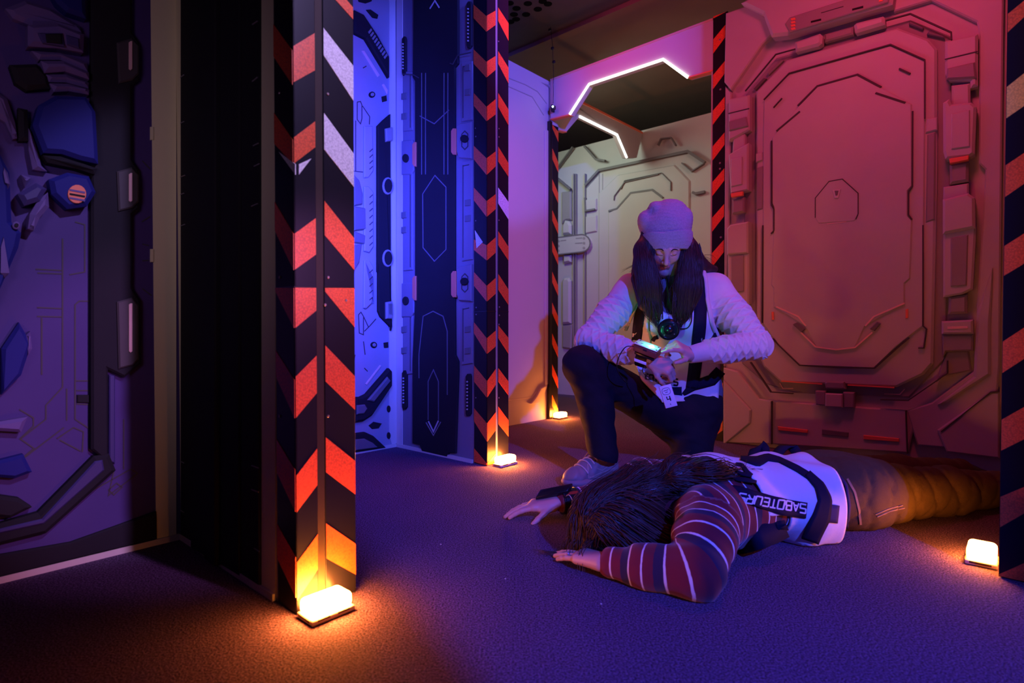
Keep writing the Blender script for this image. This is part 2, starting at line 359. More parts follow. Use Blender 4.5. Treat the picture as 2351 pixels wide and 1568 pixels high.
screws(P2, ta2, [(1093, 295), (1094, 314), (1095, 706), (1095, 722), (1094, 913), (1094, 507)]); screws(P2E, tc2, [(1143, 96), (1144, 296), (1144, 315), (1144, 506), (1145, 705), (1145, 724), (1144, 745), (1144, 913)])
P2.prism('stripe', [(1092, 529), (1110, 556), (1096, 570)], .0035, .0056, M['white'], ta2)
P2E.prism2('wood_strip', [(c1+.0005, 0), (c2-.0005, 0), (c2-.0005, WH), (c1+.0005, WH)], 0, .0015, M['teal'], w2)
PR2 = Plane('b', 1.923)
R2 = [(30-185, 95-185, -20-185, 35-185, 'rust'), (38, 80, -12, 22, 'rust'), (204, 275, 154, 232, 'gold_glint'), (382, 454, 340, 410, 'rust'), (566, 634, 525, 595, 'rust'), (784, 856, 741, 813, 'rust'), (963, 1034, 925, 1000, 'rust'), (1140, 1210, 1111, 1170, 'rust'), (1318, 1390, 1286, 1333, 'rust')]
sR0, sR1 = -.041, SA(PR2, 2355)
tr = tape(PR2, wr, 2299, 2351, sR0-.004, sR1+.012, R2)
# right pillar of the portal
px0, px1 = SA(PB, 1634), SA(PB, 1667)
R3 = [(93-81, 126-81, 60-81, 88-81)]+[(93+81.5*i, 125+81.5*i, 60+81.8*i, 88+81.8*i) for i in range(12)]
tp = tape(PB, wb, 1635, 1661, px0, px1-.012, R3, th=.006, z1=WH+.02)
PB.prism2('pillar_edge', [(px1-.012, 0), (px1, 0), (px1, WH+.02), (px1-.012, WH+.02)], 0, .005, M['black'], wb)
PB.prism2('pillar_edge', [(px0-.010, 0), (px0-.002, 0), (px0-.002, WH), (px0-.010, WH)], -.06, .002, M['board'], wb)
screws(PB, tp, [(1655, 206), (1654, 375), (1654, 388), (1656, 545), (1630+24, 92)], .006, .006)
# ------------------------------------------------------------------ portal: header board with a lit cut, jamb
d1 = struct(PB.prism('door_1', [(1264, 183), (1637, 43), (1637, 162), (1580, 178), (1523, 137), (1353, 194), (1309, 263), (1264, 274)], -.05, 0, M['board'], None))
cut = [(1309, 263), (1353, 194), (1523, 137), (1580, 178)]
v, f = tubev([PB.P(PB.to2d(*p), .004) for p in cut], .0085, 6); mk('led_strip', v, f, M['led'], d1, True)
PB.line('edge_strip', [(1264, 274), (1309, 263)], .008, M['orange'], d1, -.03, .035)  # orange reflection along the header edges, painted on as strips
PB.line('edge_strip', [(1580, 178), (1637, 162)], .008, M['orange'], d1, -.03, .035)
PB.line('edge_strip', [(1264, 184), (1637, 44)], .012, M['edge'], d1, -.01, .013)
PH = Plane('a', -2.556)
jp = [(3.26, 0), (3.335, 0), (3.335, WH), (3.26, WH)]
d2 = struct(PH.prism2('door_2', [PH.to2d(1240, 188), (4.598, 2.385), PH.to2d(1462, 362), PH.to2d(1438, 362), PH.to2d(1416, 310), PH.to2d(1330, 268), PH.to2d(1300, 303), PH.to2d(1283, 299), (3.26, PH.to2d(1283, 292)[1]), (3.26, 2.385)], -.04, 0, M['board'], None))
v, f = tubev([PH.P(PH.to2d(*p), .004) for p in [(1330, 268), (1416, 310), (1438, 362)]], .009, 6); mk('led_strip', v, f, M['led'], d2, True)
PH.line('edge_strip', [(1283, 299), (1300, 303)], .008, M['orange'], d2, -.03, .035)  # orange reflections on this board's edges, also painted as strips
PH.line2('edge_strip', [PH.to2d(1335, 235), (4.59, 2.385)], .016, M['orange'], d2, 0, .006)
jb = struct(PH.prism2('trim_5', jp, -.03, .02, M['board'], None))
L3 = [(272+70.5*i, 296+70.5*i, 304+70.5*i, 327+70.5*i) for i in range(-1, 10)]
PHj = Plane('a', -2.536)
tape(PHj, jb, 1270, 1283, 3.262, 3.334, L3, z1=2.1)
struct(PH.prism2('trim_6', [(3.235, 0), (3.26, 0), (3.26, 2.12), (3.235, 2.12)], 0, .026, M['plastic'], None))
# ------------------------------------------------------------------ corridor wall print
c5 = crop(1150, 0, 2.851)
PC.line('panel_line', c5([(45, 510), (160, 555), (240, 600), (300, 680)]), .006, M['mid'], wc)
PC.line('panel_line', c5([(45, 565), (205, 635), (280, 755)]), .006, M['mid'], wc)
PC.prism('wall_plate', [(1249, 300), (1258, 300), (1258, 880), (1249, 890)], 0, .010, M['board'], wc, .004)
PC.prism('wall_plate', [(1260, 270), (1264, 270), (1264, 900), (1260, 900)], 0, .014, M['mid'], wc, .004)
cs = crop(1140, 880, 5.227)
PC.line('panel_line', cs([(135, 205), (420, 170), (480, 100)]), .006, M['cream'], wc)
PC.prism('wall_plate', cs([(400, 245), (500, 235), (560, 130), (600, 20), (520, 60), (460, 170)]), 0, .012, M['board'], wc, .004)
# ------------------------------------------------------------------ pink wall: sealed door relief
ca = crop(1640, 0, 2.8); cb = crop(1640, 520, 2.8)
def A_(*p): return ca(p)
def B_(*p): return cb(p)
def pb(name, px, d0, d1, m='light', ch=.006): return PB.prism(name, px, d0, d1, M[m], wb, ch)
# surround (proud of the recess)
pb('surround_plate', A_((88, 100), (260, 40), (345, 130), (385, 235), (320, 300), (120, 590), (95, 560), (78, 540)), 0, .035)
pb('surround_plate', A_((78, 560), (118, 600), (112, 930), (100, 1568))+B_((75, 900), (68, 900))+A_((72, 1568)), 0, .020)
pb('surround_plate', A_((1160, 90), (1400, 18), (1690, 158), (1705, 250), (1705, 1060), (1745, 1100))+B_((1690, 540), (1670, 930), (1400, 1130), (1240, 1180), (1310, 1400), (1790, 1440), (1836, 900))+A_((1850, 900), (1862, -60), (1180, -60)), 0, .030)
pb('surround_plate', B_((70, 905), (160, 930), (300, 1105), (385, 1118), (1240, 1178), (1310, 1200), (1250, 1450), (385, 1395), (70, 1385)), 0, .028)
pb('corner_plate', B_((75, 985), (250, 1175), (245, 1260), (75, 1400)), .028, .042)
pb('corner_plate', B_((1440, 1300), (1780, 1060), (1836, 1060), (1836, 1480), (1500, 1440)), .030, .046)
# stepped octagons
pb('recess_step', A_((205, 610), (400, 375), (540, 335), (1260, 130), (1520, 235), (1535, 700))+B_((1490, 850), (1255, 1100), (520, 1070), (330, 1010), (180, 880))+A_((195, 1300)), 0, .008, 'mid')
pb('door_frame', A_((282, 600), (475, 400), (1185, 195), (1385, 270), (1437, 330), (1437, 1100))+B_((1412, 880), (1350, 950), (1180, 1030), (440, 1000), (330, 900), (285, 800))+A_((282, 1100)), .008, .036, 'light', .010)
pb('door_leaf', A_((338, 660), (500, 492), (1145, 312), (1362, 410), (1362, 780))+B_((1350, 640), (1180, 770), (1040, 908), (565, 890), (440, 775), (330, 620))+A_((332, 900)), .036, .046, 'light', .004)
pb('leaf_field', A_((390, 900), (555, 705), (680, 575), (935, 503), (1090, 585), (1280, 690), (1283, 1210), (1255, 1240), (1255, 1395), (1283, 1425))+B_((1270, 340), (1235, 370), (1235, 500), (985, 640), (920, 778), (800, 792), (670, 772), (600, 640), (400, 520), (400, 400), (385, 380))+A_((400, 1500), (402, 1340), (390, 1320)), .046, .053, 'light', .005)
for pts, w in [(A_((555, 700), (680, 575), (935, 503), (1085, 583)), .009), (A_((1050, 620), (1240, 683)), .009), (A_((420, 860), (570, 735)), .009),
               (A_((400, 710), (455, 650)), .005), (A_((1200, 465), (1270, 497)), .006), (A_((338, 660), (500, 492), (1145, 312), (1362, 410), (1362, 780)), .005),
               (A_((220, 605), (415, 372), (540, 338)), .005), (A_((1115, 160), (1270, 118), (1530, 237), (1532, 285)), .006),
               (A_((388, 920), (388, 1330), (404, 1355), (404, 1490), (385, 1510)), .006), (A_((1285, 735), (1283, 1210), (1258, 1245), (1258, 1390), (1280, 1420)), .006)]:
    PB.line('panel_line', pts, w, M['line'], wb, .046, .009)
for pts, w in [(B_((390, 720), (440, 770), (565, 890), (800, 905), (1040, 908), (1190, 775), (1260, 715)), .006), (B_((330, 0), (325, 620)), .005), (B_((1350, 0), (1350, 640), (1372, 660), (1355, 780), (1320, 780)), .005),
               (B_((385, 1118), (385, 1392)), .004), (B_((1240, 1178), (1250, 1450)), .004), (B_((1080, 1108), (1255, 1113), (1505, 940), (1505, 860)), .005), (B_((250, 870), (380, 1060), (520, 1070)), .005),
               (B_((1465, 1310), (1780, 1060), (1836, 1055)), .004)]:
    PB.line('panel_line', pts, w, M['line'], wb, .028, .022)
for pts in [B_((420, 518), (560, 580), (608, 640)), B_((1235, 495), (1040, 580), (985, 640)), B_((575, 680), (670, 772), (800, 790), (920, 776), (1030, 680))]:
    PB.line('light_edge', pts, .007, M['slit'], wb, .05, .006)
pb('slot', B_((525, 630), (550, 618), (605, 660), (580, 680)), .05, .060, 'shade', .003)
pb('slot', B_((1015, 660), (1060, 615), (1085, 625), (1045, 672)), .05, .060, 'shade', .003)
pb('warning_slit', B_((388, 550), (402, 550), (404, 600), (390, 602)), .045, .052, 'orange', .001)
pb('warning_slit', B_((1240, 535), (1257, 530), (1257, 590), (1240, 592)), .045, .052, 'orange', .001)
pb('access_plate', A_((668, 1285), (755, 1180), (840, 1165), (940, 1255), (940, 1385), (915, 1430), (760, 1440), (690, 1445), (665, 1410)), .053, .0555, 'light', .002)
PB.line('panel_line', A_((668, 1410), (668, 1285), (755, 1180), (840, 1165), (940, 1255), (940, 1385), (925, 1420)), .004, M['line'], wb, .053, .0035)
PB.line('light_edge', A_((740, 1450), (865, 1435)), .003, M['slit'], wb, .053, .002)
pb('emblem', A_((775, 1232), (832, 1230), (816, 1287), (790, 1288)), .055, .060, 'suit_white', .002)
pb('emblem', A_((792, 1240), (817, 1239), (810, 1270), (798, 1271)), .059, .0615, 'shade', .001)
# top housing with red indicator dots
pb('housing', A_((205, 60), (350, -20), (1185, -60), (1165, 75), (1000, 120), (500, 265), (400, 275), (345, 130)), .02, .09, 'light', .014)
pb('housing_lip', A_((490, 200), (520, 160), (1000, 10), (1175, -10), (1140, 70), (520, 255)), .09, .098, 'mid', .004)
for i in range(4):
    pb('indicator', A_((528, 168+20*i), (555, 163+20*i), (560, 176+20*i), (533, 182+20*i)), .097, .101, 'orange', .001)
    pb('indicator', A_((1083, 2+18*i), (1108, -3+18*i), (1108, 10+18*i), (1083, 16+18*i)), .097, .101, 'orange', .001)
pb('slot', A_((655, 185), (720, 170), (720, 182), (655, 197)), .097, .100, 'dark', .001); pb('slot', A_((915, 110), (985, 92), (985, 106), (915, 122)), .097, .100, 'dark', .001)
PB.line('panel_line', A_((720, 135), (860, 95)), .003, M['line'], wb, .097, .003)
pb('latch', A_((540, 300), (700, 245), (716, 262), (712, 308), (690, 325), (545, 362)), .02, .07, 'light', .012)
pb('latch', A_((722, 240), (905, 190), (905, 240), (722, 290)), .01, .045, 'mid', .008)
pb('latch', A_((915, 195), (930, 180), (1100, 138), (1112, 150), (1112, 190), (925, 245)), .02, .07, 'light', .012)
pb('latch', A_((350, 480), (440, 395), (455, 400), (360, 492)), .008, .03, 'mid', .004); pb('latch', A_((1265, 150), (1350, 190), (1345, 205), (1255, 170)), .008, .03, 'shade', .004)
pb('latch', A_((1370, 235), (1385, 212), (1480, 245), (1485, 262)), .008, .03, 'shade', .004); pb('latch', A_((262, 580), (325, 512), (345, 515), (275, 590)), .008, .03, 'shade', .004)
# right hinge column
pb('hinge', A_((1490, 290), (1700, 245), (1700, 575), (1650, 590), (1650, 545), (1520, 540), (1490, 500)), .01, .055, 'light', .010)
pb('hinge', A_((1505, 470), (1680, 430), (1690, 530), (1500, 540)), .055, .066, 'mid', .006)
PB.line('panel_line', A_((1490, 410), (1700, 360)), .004, M['line'], wb, .054, .004)
pb('hinge_strap', A_((1530, 570), (1648, 555), (1652, 690), (1530, 715)), .01, .048, 'light', .008)
pb('hinge', A_((1480, 690), (1520, 665), (1535, 700), (1660, 688), (1692, 715), (1680, 1010), (1650, 1030), (1495, 1045), (1482, 1000)), .01, .075, 'light', .010)
pb('hinge_plate', A_((1535, 765), (1650, 740), (1650, 970), (1535, 985)), .075, .082, 'light', .003)
pb('warning_slit', A_((1520, 1045), (1645, 1025), (1642, 1052), (1525, 1075)), .05, .080, 'orange', .002)
pb('hinge_strap', A_((1520, 1075), (1642, 1055), (1640, 1180), (1520, 1200)), .01, .058, 'mid', .010)
pb('hinge', A_((1480, 1215), (1640, 1190), (1640, 1265), (1478, 1300)), .01, .050, 'light', .006)
pb('hinge', A_((1480, 1300), (1640, 1262), (1682, 1290), (1685, 1480), (1480, 1520)), .01, .085, 'light', .010)
pb('hinge', B_((1480, 40), (1690, 12), (1668, 408), (1600, 440), (1480, 460)), .01, .065, 'light', .008)
pb('hinge_plate', B_((1528, 85), (1640, 65), (1630, 385), (1528, 392)), .065, .072, 'mid', .004)
pb('hinge_strap', B_((1515, 458), (1632, 440), (1632, 560), (1510, 566)), .01, .052, 'mid', .010)
pb('hinge', B_((1470, 610), (1670, 600), (1672, 690), (1470, 692)), .01, .065, 'light', .008)
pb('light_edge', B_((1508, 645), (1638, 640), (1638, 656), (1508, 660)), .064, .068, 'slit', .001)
pb('hinge', B_((1470, 695), (1672, 692), (1668, 800), (1500, 805), (1475, 840)), .01, .050, 'mid', .008)
pb('hinge', B_((1500, 800), (1640, 795), (1655, 925), (1480, 960), (1430, 1000)), .01, .030, 'mid', .006)
pb('side_step', A_((1375, 780), (1440, 770), (1440, 850), (1365, 870)), .03, .045, 'light', .004)
pb('side_step', A_((1375, 880), (1430, 860), (1425, 1420), (1365, 1440)), .03, .042, 'mid', .006)
pb('side_rail', B_((1690, 560), (1790, 270), (1780, 620), (1780, 950), (1700, 1000), (1500, 1130), (1440, 1140), (1670, 960)), .03, .045, 'light', .010)
# left hinge column
pb('hinge', A_((115, 655), (248, 628), (248, 850), (160, 900), (115, 920)), .01, .055, 'light', .008)
pb('hinge', A_((118, 800), (230, 770), (245, 830), (120, 860)), .055, .064, 'mid', .005)
PB.line('panel_line', A_((115, 748), (248, 716)), .004, M['line'], wb, .054, .004)
pb('hinge_strap', A_((140, 885), (215, 870), (215, 985), (135, 1000)), .01, .045, 'light', .006)
pb('hinge', A_((118, 1010), (150, 990), (245, 935), (245, 1235), (130, 1260)), .01, .065, 'light', .008)
pb('hinge_plate', A_((138, 1040), (208, 1025), (208, 1200), (138, 1215)), .065, .071, 'light', .003)
pb('warning_slit', A_((135, 1258), (212, 1245), (210, 1270), (138, 1282)), .05, .070, 'orange', .002)
pb('hinge_strap', A_((135, 1290), (212, 1275), (212, 1370), (135, 1385)), .01, .05, 'mid', .008)
pb('hinge', A_((110, 1480), (130, 1455), (245, 1435))+B_((245, 180), (110, 190)), .01, .07, 'light', .008)
pb('hinge', B_((110, 185), (245, 175), (245, 500), (110, 520)), .01, .055, 'light', .008)
pb('hinge_plate', B_((135, 200), (215, 190), (215, 420), (135, 430)), .055, .062, 'mid', .003)
pb('side_step', A_((285, 1000), (325, 990), (325, 1040), (285, 1055)), .03, .045, 'light', .003)
pb('side_step', A_((290, 1090), (330, 1075), (325, 1350), (290, 1360)), .03, .042, 'mid', .004)
# base beam details
pb('warning_slit', B_((420, 1280), (612, 1302), (610, 1322), (425, 1305)), .027, .036, 'orange', .002)
pb('slot', B_((703, 1298), (872, 1318), (870, 1348), (703, 1332)), .027, .034, 'shade', .002)
pb('warning_slit', B_((968, 1335), (1195, 1356), (1195, 1378), (968, 1362)), .027, .036, 'orange', .002)
pb('hinge', B_((668, 1050), (735, 1052), (735, 1145), (672, 1138)), .02, .060, 'mid', .005); pb('hinge', B_((845, 1058), (917, 1062), (915, 1160), (848, 1158)), .02, .060, 'mid', .005)
pb('hinge', B_((735, 1065), (845, 1070), (845, 1155), (735, 1150)), .02, .072, 'light', .005); pb('hinge', B_((728, 1000), (745, 990), (850, 995), (860, 1040), (735, 1035)), .02, .060, 'mid', .006)
PB.line('light_edge', B_((445, 990), (705, 1010)), .006, M['orange'], wb, .03, .01); PB.line('light_edge', B_((868, 1015), (1165, 1032)), .006, M['orange'], wb, .03, .01)
PB.line('light_edge', B_((425, 1005), (445, 1040), (510, 1040)), .004, M['slit'], wb, .008, .004); PB.line('light_edge', B_((1095, 1075), (1195, 1078), (1225, 1045)), .004, M['slit'], wb, .008, .004)
# ------------------------------------------------------------------ far room door relief
cw = crop(1270, 430, 1568/530); cq = crop(1270, 480, 3.138)
def pf(name, px, d0, d1, m='light', ch=.006): return PF.prism(name, px, d0, d1, M[m], wf, ch)
pf('door_frame', c5([(565, 1235), (665, 1120), (1000, 1045), (1240, 1000), (1420, 1090), (1420, 2900), (565, 2900)]), 0, .03, 'light', .014)
pf('door_leaf', c5([(655, 1270), (780, 1150), (1150, 1085), (1250, 1190), (1250, 2800), (655, 2800)]), .03, .045, 'light', .01)
pf('leaf_field', c5([(722, 1400), (780, 1368), (870, 1270), (1010, 1247), (1080, 1305), (1150, 1330), (1180, 1420), (1180, 2700), (722, 2700)]), .045, .055, 'light', .008)
for pts, w in [(c5([(725, 1388), (780, 1372), (870, 1270), (1010, 1250), (1078, 1302)]), .016), (c5([(760, 1318), (762, 1290), (830, 1200), (1050, 1150)]), .006), (c5([(805, 1245), (830, 1190), (1070, 1140), (1130, 1200), (1130, 1255)]), .006),
               (c5([(570, 1220), (660, 1122), (1240, 1000), (1350, 1072)]), .022), (c5([(1045, 960), (1065, 918), (1130, 910), (1160, 960)]), .01), (c5([(565, 965), (640, 1050), (700, 1060)]), .018),
               (c5([(1270, 1265), (1290, 1275), (1350, 1262)]), .02), (c5([(570, 1300), (575, 1385), (635, 1375)]), .016), (c5([(385, 1110), (490, 970)]), .012), (c5([(385, 1170), (475, 1245)]), .016), (c5([(1200, 1075), (1265, 1130), (1345, 1080)]), .008)]:
    PF.line('panel_line', pts, w, M['shade'], wf, .028, .03)
for x, w in [(241, .008), (345, .006), (370, .006), (175, .005), (160, .010)]:
    PF.line('panel_line', cq([(x, -250), (x, 1250)]), w, M['mid'], wf, 0, .034)
pf('pipe', cq([(82, 120), (100, 85), (130, 90), (145, 120), (145, 185), (82, 190)]), 0, .05, 'light', .02)
pf('pipe', cq([(85, 330), (140, 330), (140, 385), (85, 395)]), 0, .04, 'light', .018)
pf('pipe', cq([(80, 520), (95, 498), (130, 498), (142, 520), (142, 825), (80, 830)]), 0, .05, 'light', .02)
pf('pipe', cq([(75, 835), (150, 825), (140, 1010), (75, 1000)]), 0, .03, 'mid', .014)
pf('pipe', cq([(70, -120), (140, -130), (140, 80), (100, 85), (70, 110)]), 0, .03, 'mid', .014)
pf('hinge', cq([(248, 20), (250, -60), (330, -70), (330, 10)]), .03, .05, 'light', .008); pf('hinge', cq([(250, 60), (330, 50), (330, 165), (250, 180)]), .03, .045, 'light', .008)
cap = [(42, 212), (215, 190)]+[(230+62*math.sin(t), 250-62*math.cos(t)) for t in np.linspace(.1, math.pi-.1, 9)]+[(215, 315), (42, 333)]
pf('sign_plate', cq(cap), .0, .06, 'light', .004)
PF.line('sign_outline', cq(cap), .011, M['shade'], wf, .058, .005)
for y in (235, 270, 305):
    PF.disc('sign_dot', 1270+65/3.138, 480+y/3.138, 3, .058, .063, M['mid'], wf, 8); PF.disc('sign_dot', 1270+248/3.138, 480+(y-20)/3.138, 3, .058, .063, M['mid'], wf, 8)
for x0, x1, y in [(80, 120, 233), (190, 235, 216), (185, 235, 252)]:
    PF.line('sign_bar', cq([(x0, y), (x1, y-4)]), .008, M['mid'], wf, .058, .005)
# ------------------------------------------------------------------ alcove left wall print
k3 = crop(620, 0, 2.24); k4 = crop(620, 600, 2.613)
def pa(name, px, d0, d1, m='lightb', ch=.004): return PA.prism(name, px, d0, d1, M[m], wa, ch)
pa('tube_housing', k3([(420, 60), (470, 85), (540, 190), (600, 300), (600, 405), (555, 330), (480, 205), (420, 175)]), 0, .03, 'dark', .008)
for i in range(9):
    x = 492+i*10; y = 165+i*16; pa('tube_rib', k3([(x-6, y+10), (x+8, y-8), (x+14, y+2), (x, y+20)]), .03, .036, 'mid', .002)
pa('vent_eye', k3([(492, 52), (515, 50), (555, 78), (550, 97), (525, 92)]), 0, .006, 'dark', .002); pa('vent_eye', k3([(445, -20), (530, -20), (520, 8), (490, 18), (455, 10)]), 0, .006, 'dark', .002)
pa('light_edge', k3([(470, 262), (482, 262), (562, 388), (552, 396)]), 0, .006, 'slit', .001); pa('light_edge', k3([(575, 435), (583, 432), (603, 465), (600, 485)]), 0, .006, 'slit', .001)
for cx, cy, r, K in [(522, 488, 18, k3), (620, 501, 22, k4)]:
    (x, y), = K([(cx, cy)]); PA.disc('bolt', x, y, 7, 0, .008, M['dark'], wa, 14, .002); PA.disc('bolt_cap', x, y, 4.2, .008, .011, M['mid'], wa, 12, .002)
pa('socket', k3([(572, 498), (595, 492), (598, 520), (576, 526)]), 0, .008, 'dark', .002); pa('socket', k4([(680, 488), (705, 484), (706, 515), (683, 518)]), 0, .008, 'dark', .002)
pa('tread_plate', k3([(478, 650), (520, 650), (525, 880), (500, 915), (478, 915)]), 0, .014, 'lightb', .004)
pa('tread_plate', k3([(478, 960), (500, 960), (525, 990), (525, 1270), (505, 1300), (478, 1292)]), 0, .014, 'lightb', .004)
pa('tread_plate', k3([(478, 1340), (505, 1340), (525, 1375), (525, 1560)])+k4([(610, 100), (605, 250), (570, 285), (555, 280)]), 0, .014, 'lightb', .004)
for y in [770, 800, 830, 860, 1005, 1040, 1075, 1110, 1145, 1180, 1215, 1250, 1390, 1425, 1460, 1495, 1530]:
    PA.line('tread_mark', k3([(503, y+14), (520, y-2)]), .005, M['line'], wa, .013, .002)
pa('channel', k3([(545, 650), (575, 620), (610, 590), (612, 1700)])+k4([(715, 395), (655, 335), (640, 300), (640, 0)])+k3([(545, 1400)]), 0, .020, 'dark', .005)
pa('channel_box', k3([(577, 668), (612, 660), (612, 730), (580, 735)]), .02, .035, 'mid', .005); pa('channel_box', k4([(683, 252), (716, 248), (716, 325), (685, 325)]), .02, .035, 'mid', .005); pa('channel_box', k3([(580, 1555), (612, 1550), (612, 1640), (580, 1640)]), .02, .035, 'mid', .005)
for y in (960, 1330): (x, yy), = k3([(592, y)]); PA.disc('port_ring', x, yy, 12, .02, .028, M['mid'], wa, 16, .003, 20); PA.disc('port_hole', x, yy, 9, .028, .029, M['dark'], wa, 16, 0, 16)
for pts in [k3([(448, 525), (465, 522), (472, 540), (472, 610), (465, 637), (448, 615), (448, 525)]), k3([(475, 545), (512, 600), (510, 640)]), k3([(428, 880), (478, 885)]), k3([(440, 620), (440, 880)]), k3([(478, 350), (495, 340)]), k4([(530, 320), (545, 305), (560, 330), (560, 440), (535, 430), (530, 320)]), k4([(565, 420), (600, 385), (635, 345)]), k4([(560, 330), (590, 395)]), k4([(505, 770), (500, 600), (510, 560)]), k4([(565, 640), (585, 660)]), k4([(560, 480), (570, 560)])]:
    PA.line('panel_line', pts, .005, M['line'], wa)
pa('tube_housing', k4([(497, 812), (530, 812), (565, 795), (700, 640), (718, 660), (718, 745), (600, 920), (545, 955), (497, 962)]), 0, .03, 'dark', .010)
pa('tube_rib', k4([(560, 830), (680, 690), (700, 715), (600, 840)]), .03, .042, 'shade', .006); pa('tube_rib', k4([(497, 860), (545, 855), (560, 880), (540, 910), (497, 915)]), .03, .042, 'shade', .006)
pa('vent_eye', k4([(590, 985), (620, 962), (668, 972), (650, 1000), (610, 1005)]), 0, .006, 'dark', .002)
pa('tube_housing', k4([(497, 1030), (560, 1022), (610, 1045), (685, 1115), (640, 1122), (497, 1145)]), 0, .02, 'dark', .006); pa('tube_rib', k4([(497, 1065), (550, 1060), (600, 1085), (630, 1112), (497, 1130)]), .02, .028, 'shade', .004)
pa('light_edge', k4([(570, 735), (578, 742), (665, 628), (658, 622)]), 0, .005, 'slit', .001)
for (x, y), r in [((710, 885), 4), ((710, 1045), 4)]: (X, Y), = k4([(x, y)]); PA.disc('bolt', X, Y, r, 0, .006, M['dark'], wa, 10, .001, 8)
for p in [[(425, 900), (452, 930), (470, 1000), (468, 1052), (425, 1060)], [(425, 1062), (485, 1072), (487, 1180), (425, 1188)], [(425, 1190), (485, 1212), (480, 1256), (425, 1248)], [(425, 1262), (465, 1255), (452, 1350), (425, 1392)]]:
    pa('suit_panel', k3(p), 0, .016, 'shade', .005)
pa('blank_margin', [(893, -30), (911, -30), (911, 1024), (901, 1026), (893, 1000)], 0, .003, 'cream', 0)
# ------------------------------------------------------------------ middle partition print
def p2(name, px, d0, d1, m='light_shaded', ch=.003): return P2.prism(name, px, d0, d1, M[m], w2, ch)
p2('blank_margin', [(911.5, -30), (925, -30), (925, 1026), (911.5, 1023)], 0, .003, 'cream', 0)
p2('dark_panel', k3([(745, -40), (975, -40), (975, 330), (958, 350), (958, 1568)])+k4([(1120, 560), (1138, 600), (1138, 660), (1122, 1150), (1080, 1150), (1070, 1172), (920, 1138), (905, 1100), (862, 1090), (862, 600)])+k3([(752, 1568), (752, 420), (740, 400)]), 0, .012, 'dark', .004)
for x in (790, 810, 905, 925): P2.line('panel_line', k3([(x, 380), (x, 900)]), .004, M['shade'], w2, .012, .003)
for pts in [[(795, 1000), (858, 905), (915, 965), (915, 1285), (856, 1345), (797, 1275), (795, 1000)], [(780, 600), (855, 640), (930, 570)]]: P2.line('panel_line', k3(pts), .005, M['shade'], w2, .012, .002)
P2.line('light_edge', k3([(832, 50), (858, 10), (880, 45)]), .006, M['suit_white'], w2, .012, .003); P2.line('light_edge', k4([(962, 958), (992, 1020), (1022, 955)]), .007, M['suit_white'], w2, .012, .003); P2.line('light_edge', k4([(948, 965), (992, 1042), (1036, 962)]), .004, M['mid'], w2, .012, .003)
for pts in [[(905, 700), (905, 560), (930, 330), (990, 300), (1050, 330), (1075, 420), (1075, 800)], [(960, 950), (960, 720), (992, 650), (1022, 720), (1022, 950)]]: P2.line('panel_line', k4(pts), .005, M['shade'], w2, .012, .002)
P2.line('panel_line', k3([(935, 330), (950, 335), (975, 290), (1045, 275)]), .005, M['line'], w2, .012, .003); P2.line('panel_line', k3([(690, 385), (750, 390), (775, 405)]), .005, M['line'], w2, .012, .003)
for x0, x1, y0, y1 in [(1042, 1053, 297, 357), (1042, 1053, 623, 683), (953, 961, 328, 384), (953, 961, 634, 690)]:
    p2('warning_slit', [(x0, y0+6), (x0+4, y0), (x1, y0), (x1, y1), (x0+4, y1), (x0, y1-6)], .012, .02, 'orange', .002)
for y0 in (0, 326):
    p2('bolt_housing', [(1053, 292+y0), (1062, 285+y0), (1087, 281+y0), (1087, 366+y0), (1058, 364+y0), (1053, 350+y0)], 0, .016, 'light_shaded', .004)
    P2.line('panel_line', [(1066, 310+y0), (1073, 303+y0), (1080, 310+y0), (1080, 338+y0), (1073, 345+y0), (1066, 338+y0), (1066, 310+y0)], .005, M['line'], w2, .016, .002)
    P2.disc('bolt', 1073, 321+y0, 9, .016, .026, M['dark'], w2, 14, .004)
    p2('bolt_housing', [(926, 325+y0), (950, 322+y0), (954, 330+y0), (954, 392+y0), (948, 402+y0), (926, 402+y0)], 0, .014, 'light_shaded', .004); P2.disc('bolt', 937, 365+y0, 7, .014, .022, M['dark'], w2, 12, .003, 10)
for y0, y1 in [(145, 280), (372, 600), (700, 838)]:
    p2('side_plate', [(1062, y0), (1087, y0-4), (1087, y1-4), (1062, y1)], 0, .008, 'light_shaded', .003)
    P2.line('panel_line', [(1066, y0+8), (1066, y1-8)], .004, M['line'], w2, .008, .002); P2.line('panel_line', [(1066, y0+10), (1080, y0+7)], .004, M['line'], w2, .008, .002)
    p2('side_plate', [(928, y0+20), (950, y0+20), (950, y1+20), (928, y1+22)], 0, .008, 'light_shaded', .003); P2.line('panel_line', [(945, y0+28), (945, y1+14)], .004, M['line'], w2, .008, .002)
for x, y in [(1077, 157), (1077, 213), (1077, 466), (1077, 502), (1077, 756), (1077, 805), (931, 222), (931, 268), (931, 494), (931, 528), (931, 756), (931, 804)]:
    p2('socket', [(x-6, y-6), (x+6, y-8), (x+6, y+7), (x-6, y+8)], .007, .013, 'shade', .002)
for x0, x1, y0, y1, n in [(1074, 1086, 5, 112, 10), (1072, 1084, 858, 955, 9), (926, 935, 85, 175, 9), (926, 937, 850, 940, 9)]:
    p2('indicator_slot', [(x0, y0+6), (x0+4, y0), (x1-2, y0), (x1, y0+6), (x1, y1-6), (x1-4, y1), (x0+2, y1), (x0, y1-6)], .0, .012, 'dark', .003)
    for i in range(n): P2.disc('indicator', (x0+x1)/2-1, y0+18+i*(y1-y0-34)/(n-1), 2.0, .012, .014, M['suit_white'], w2, 6)
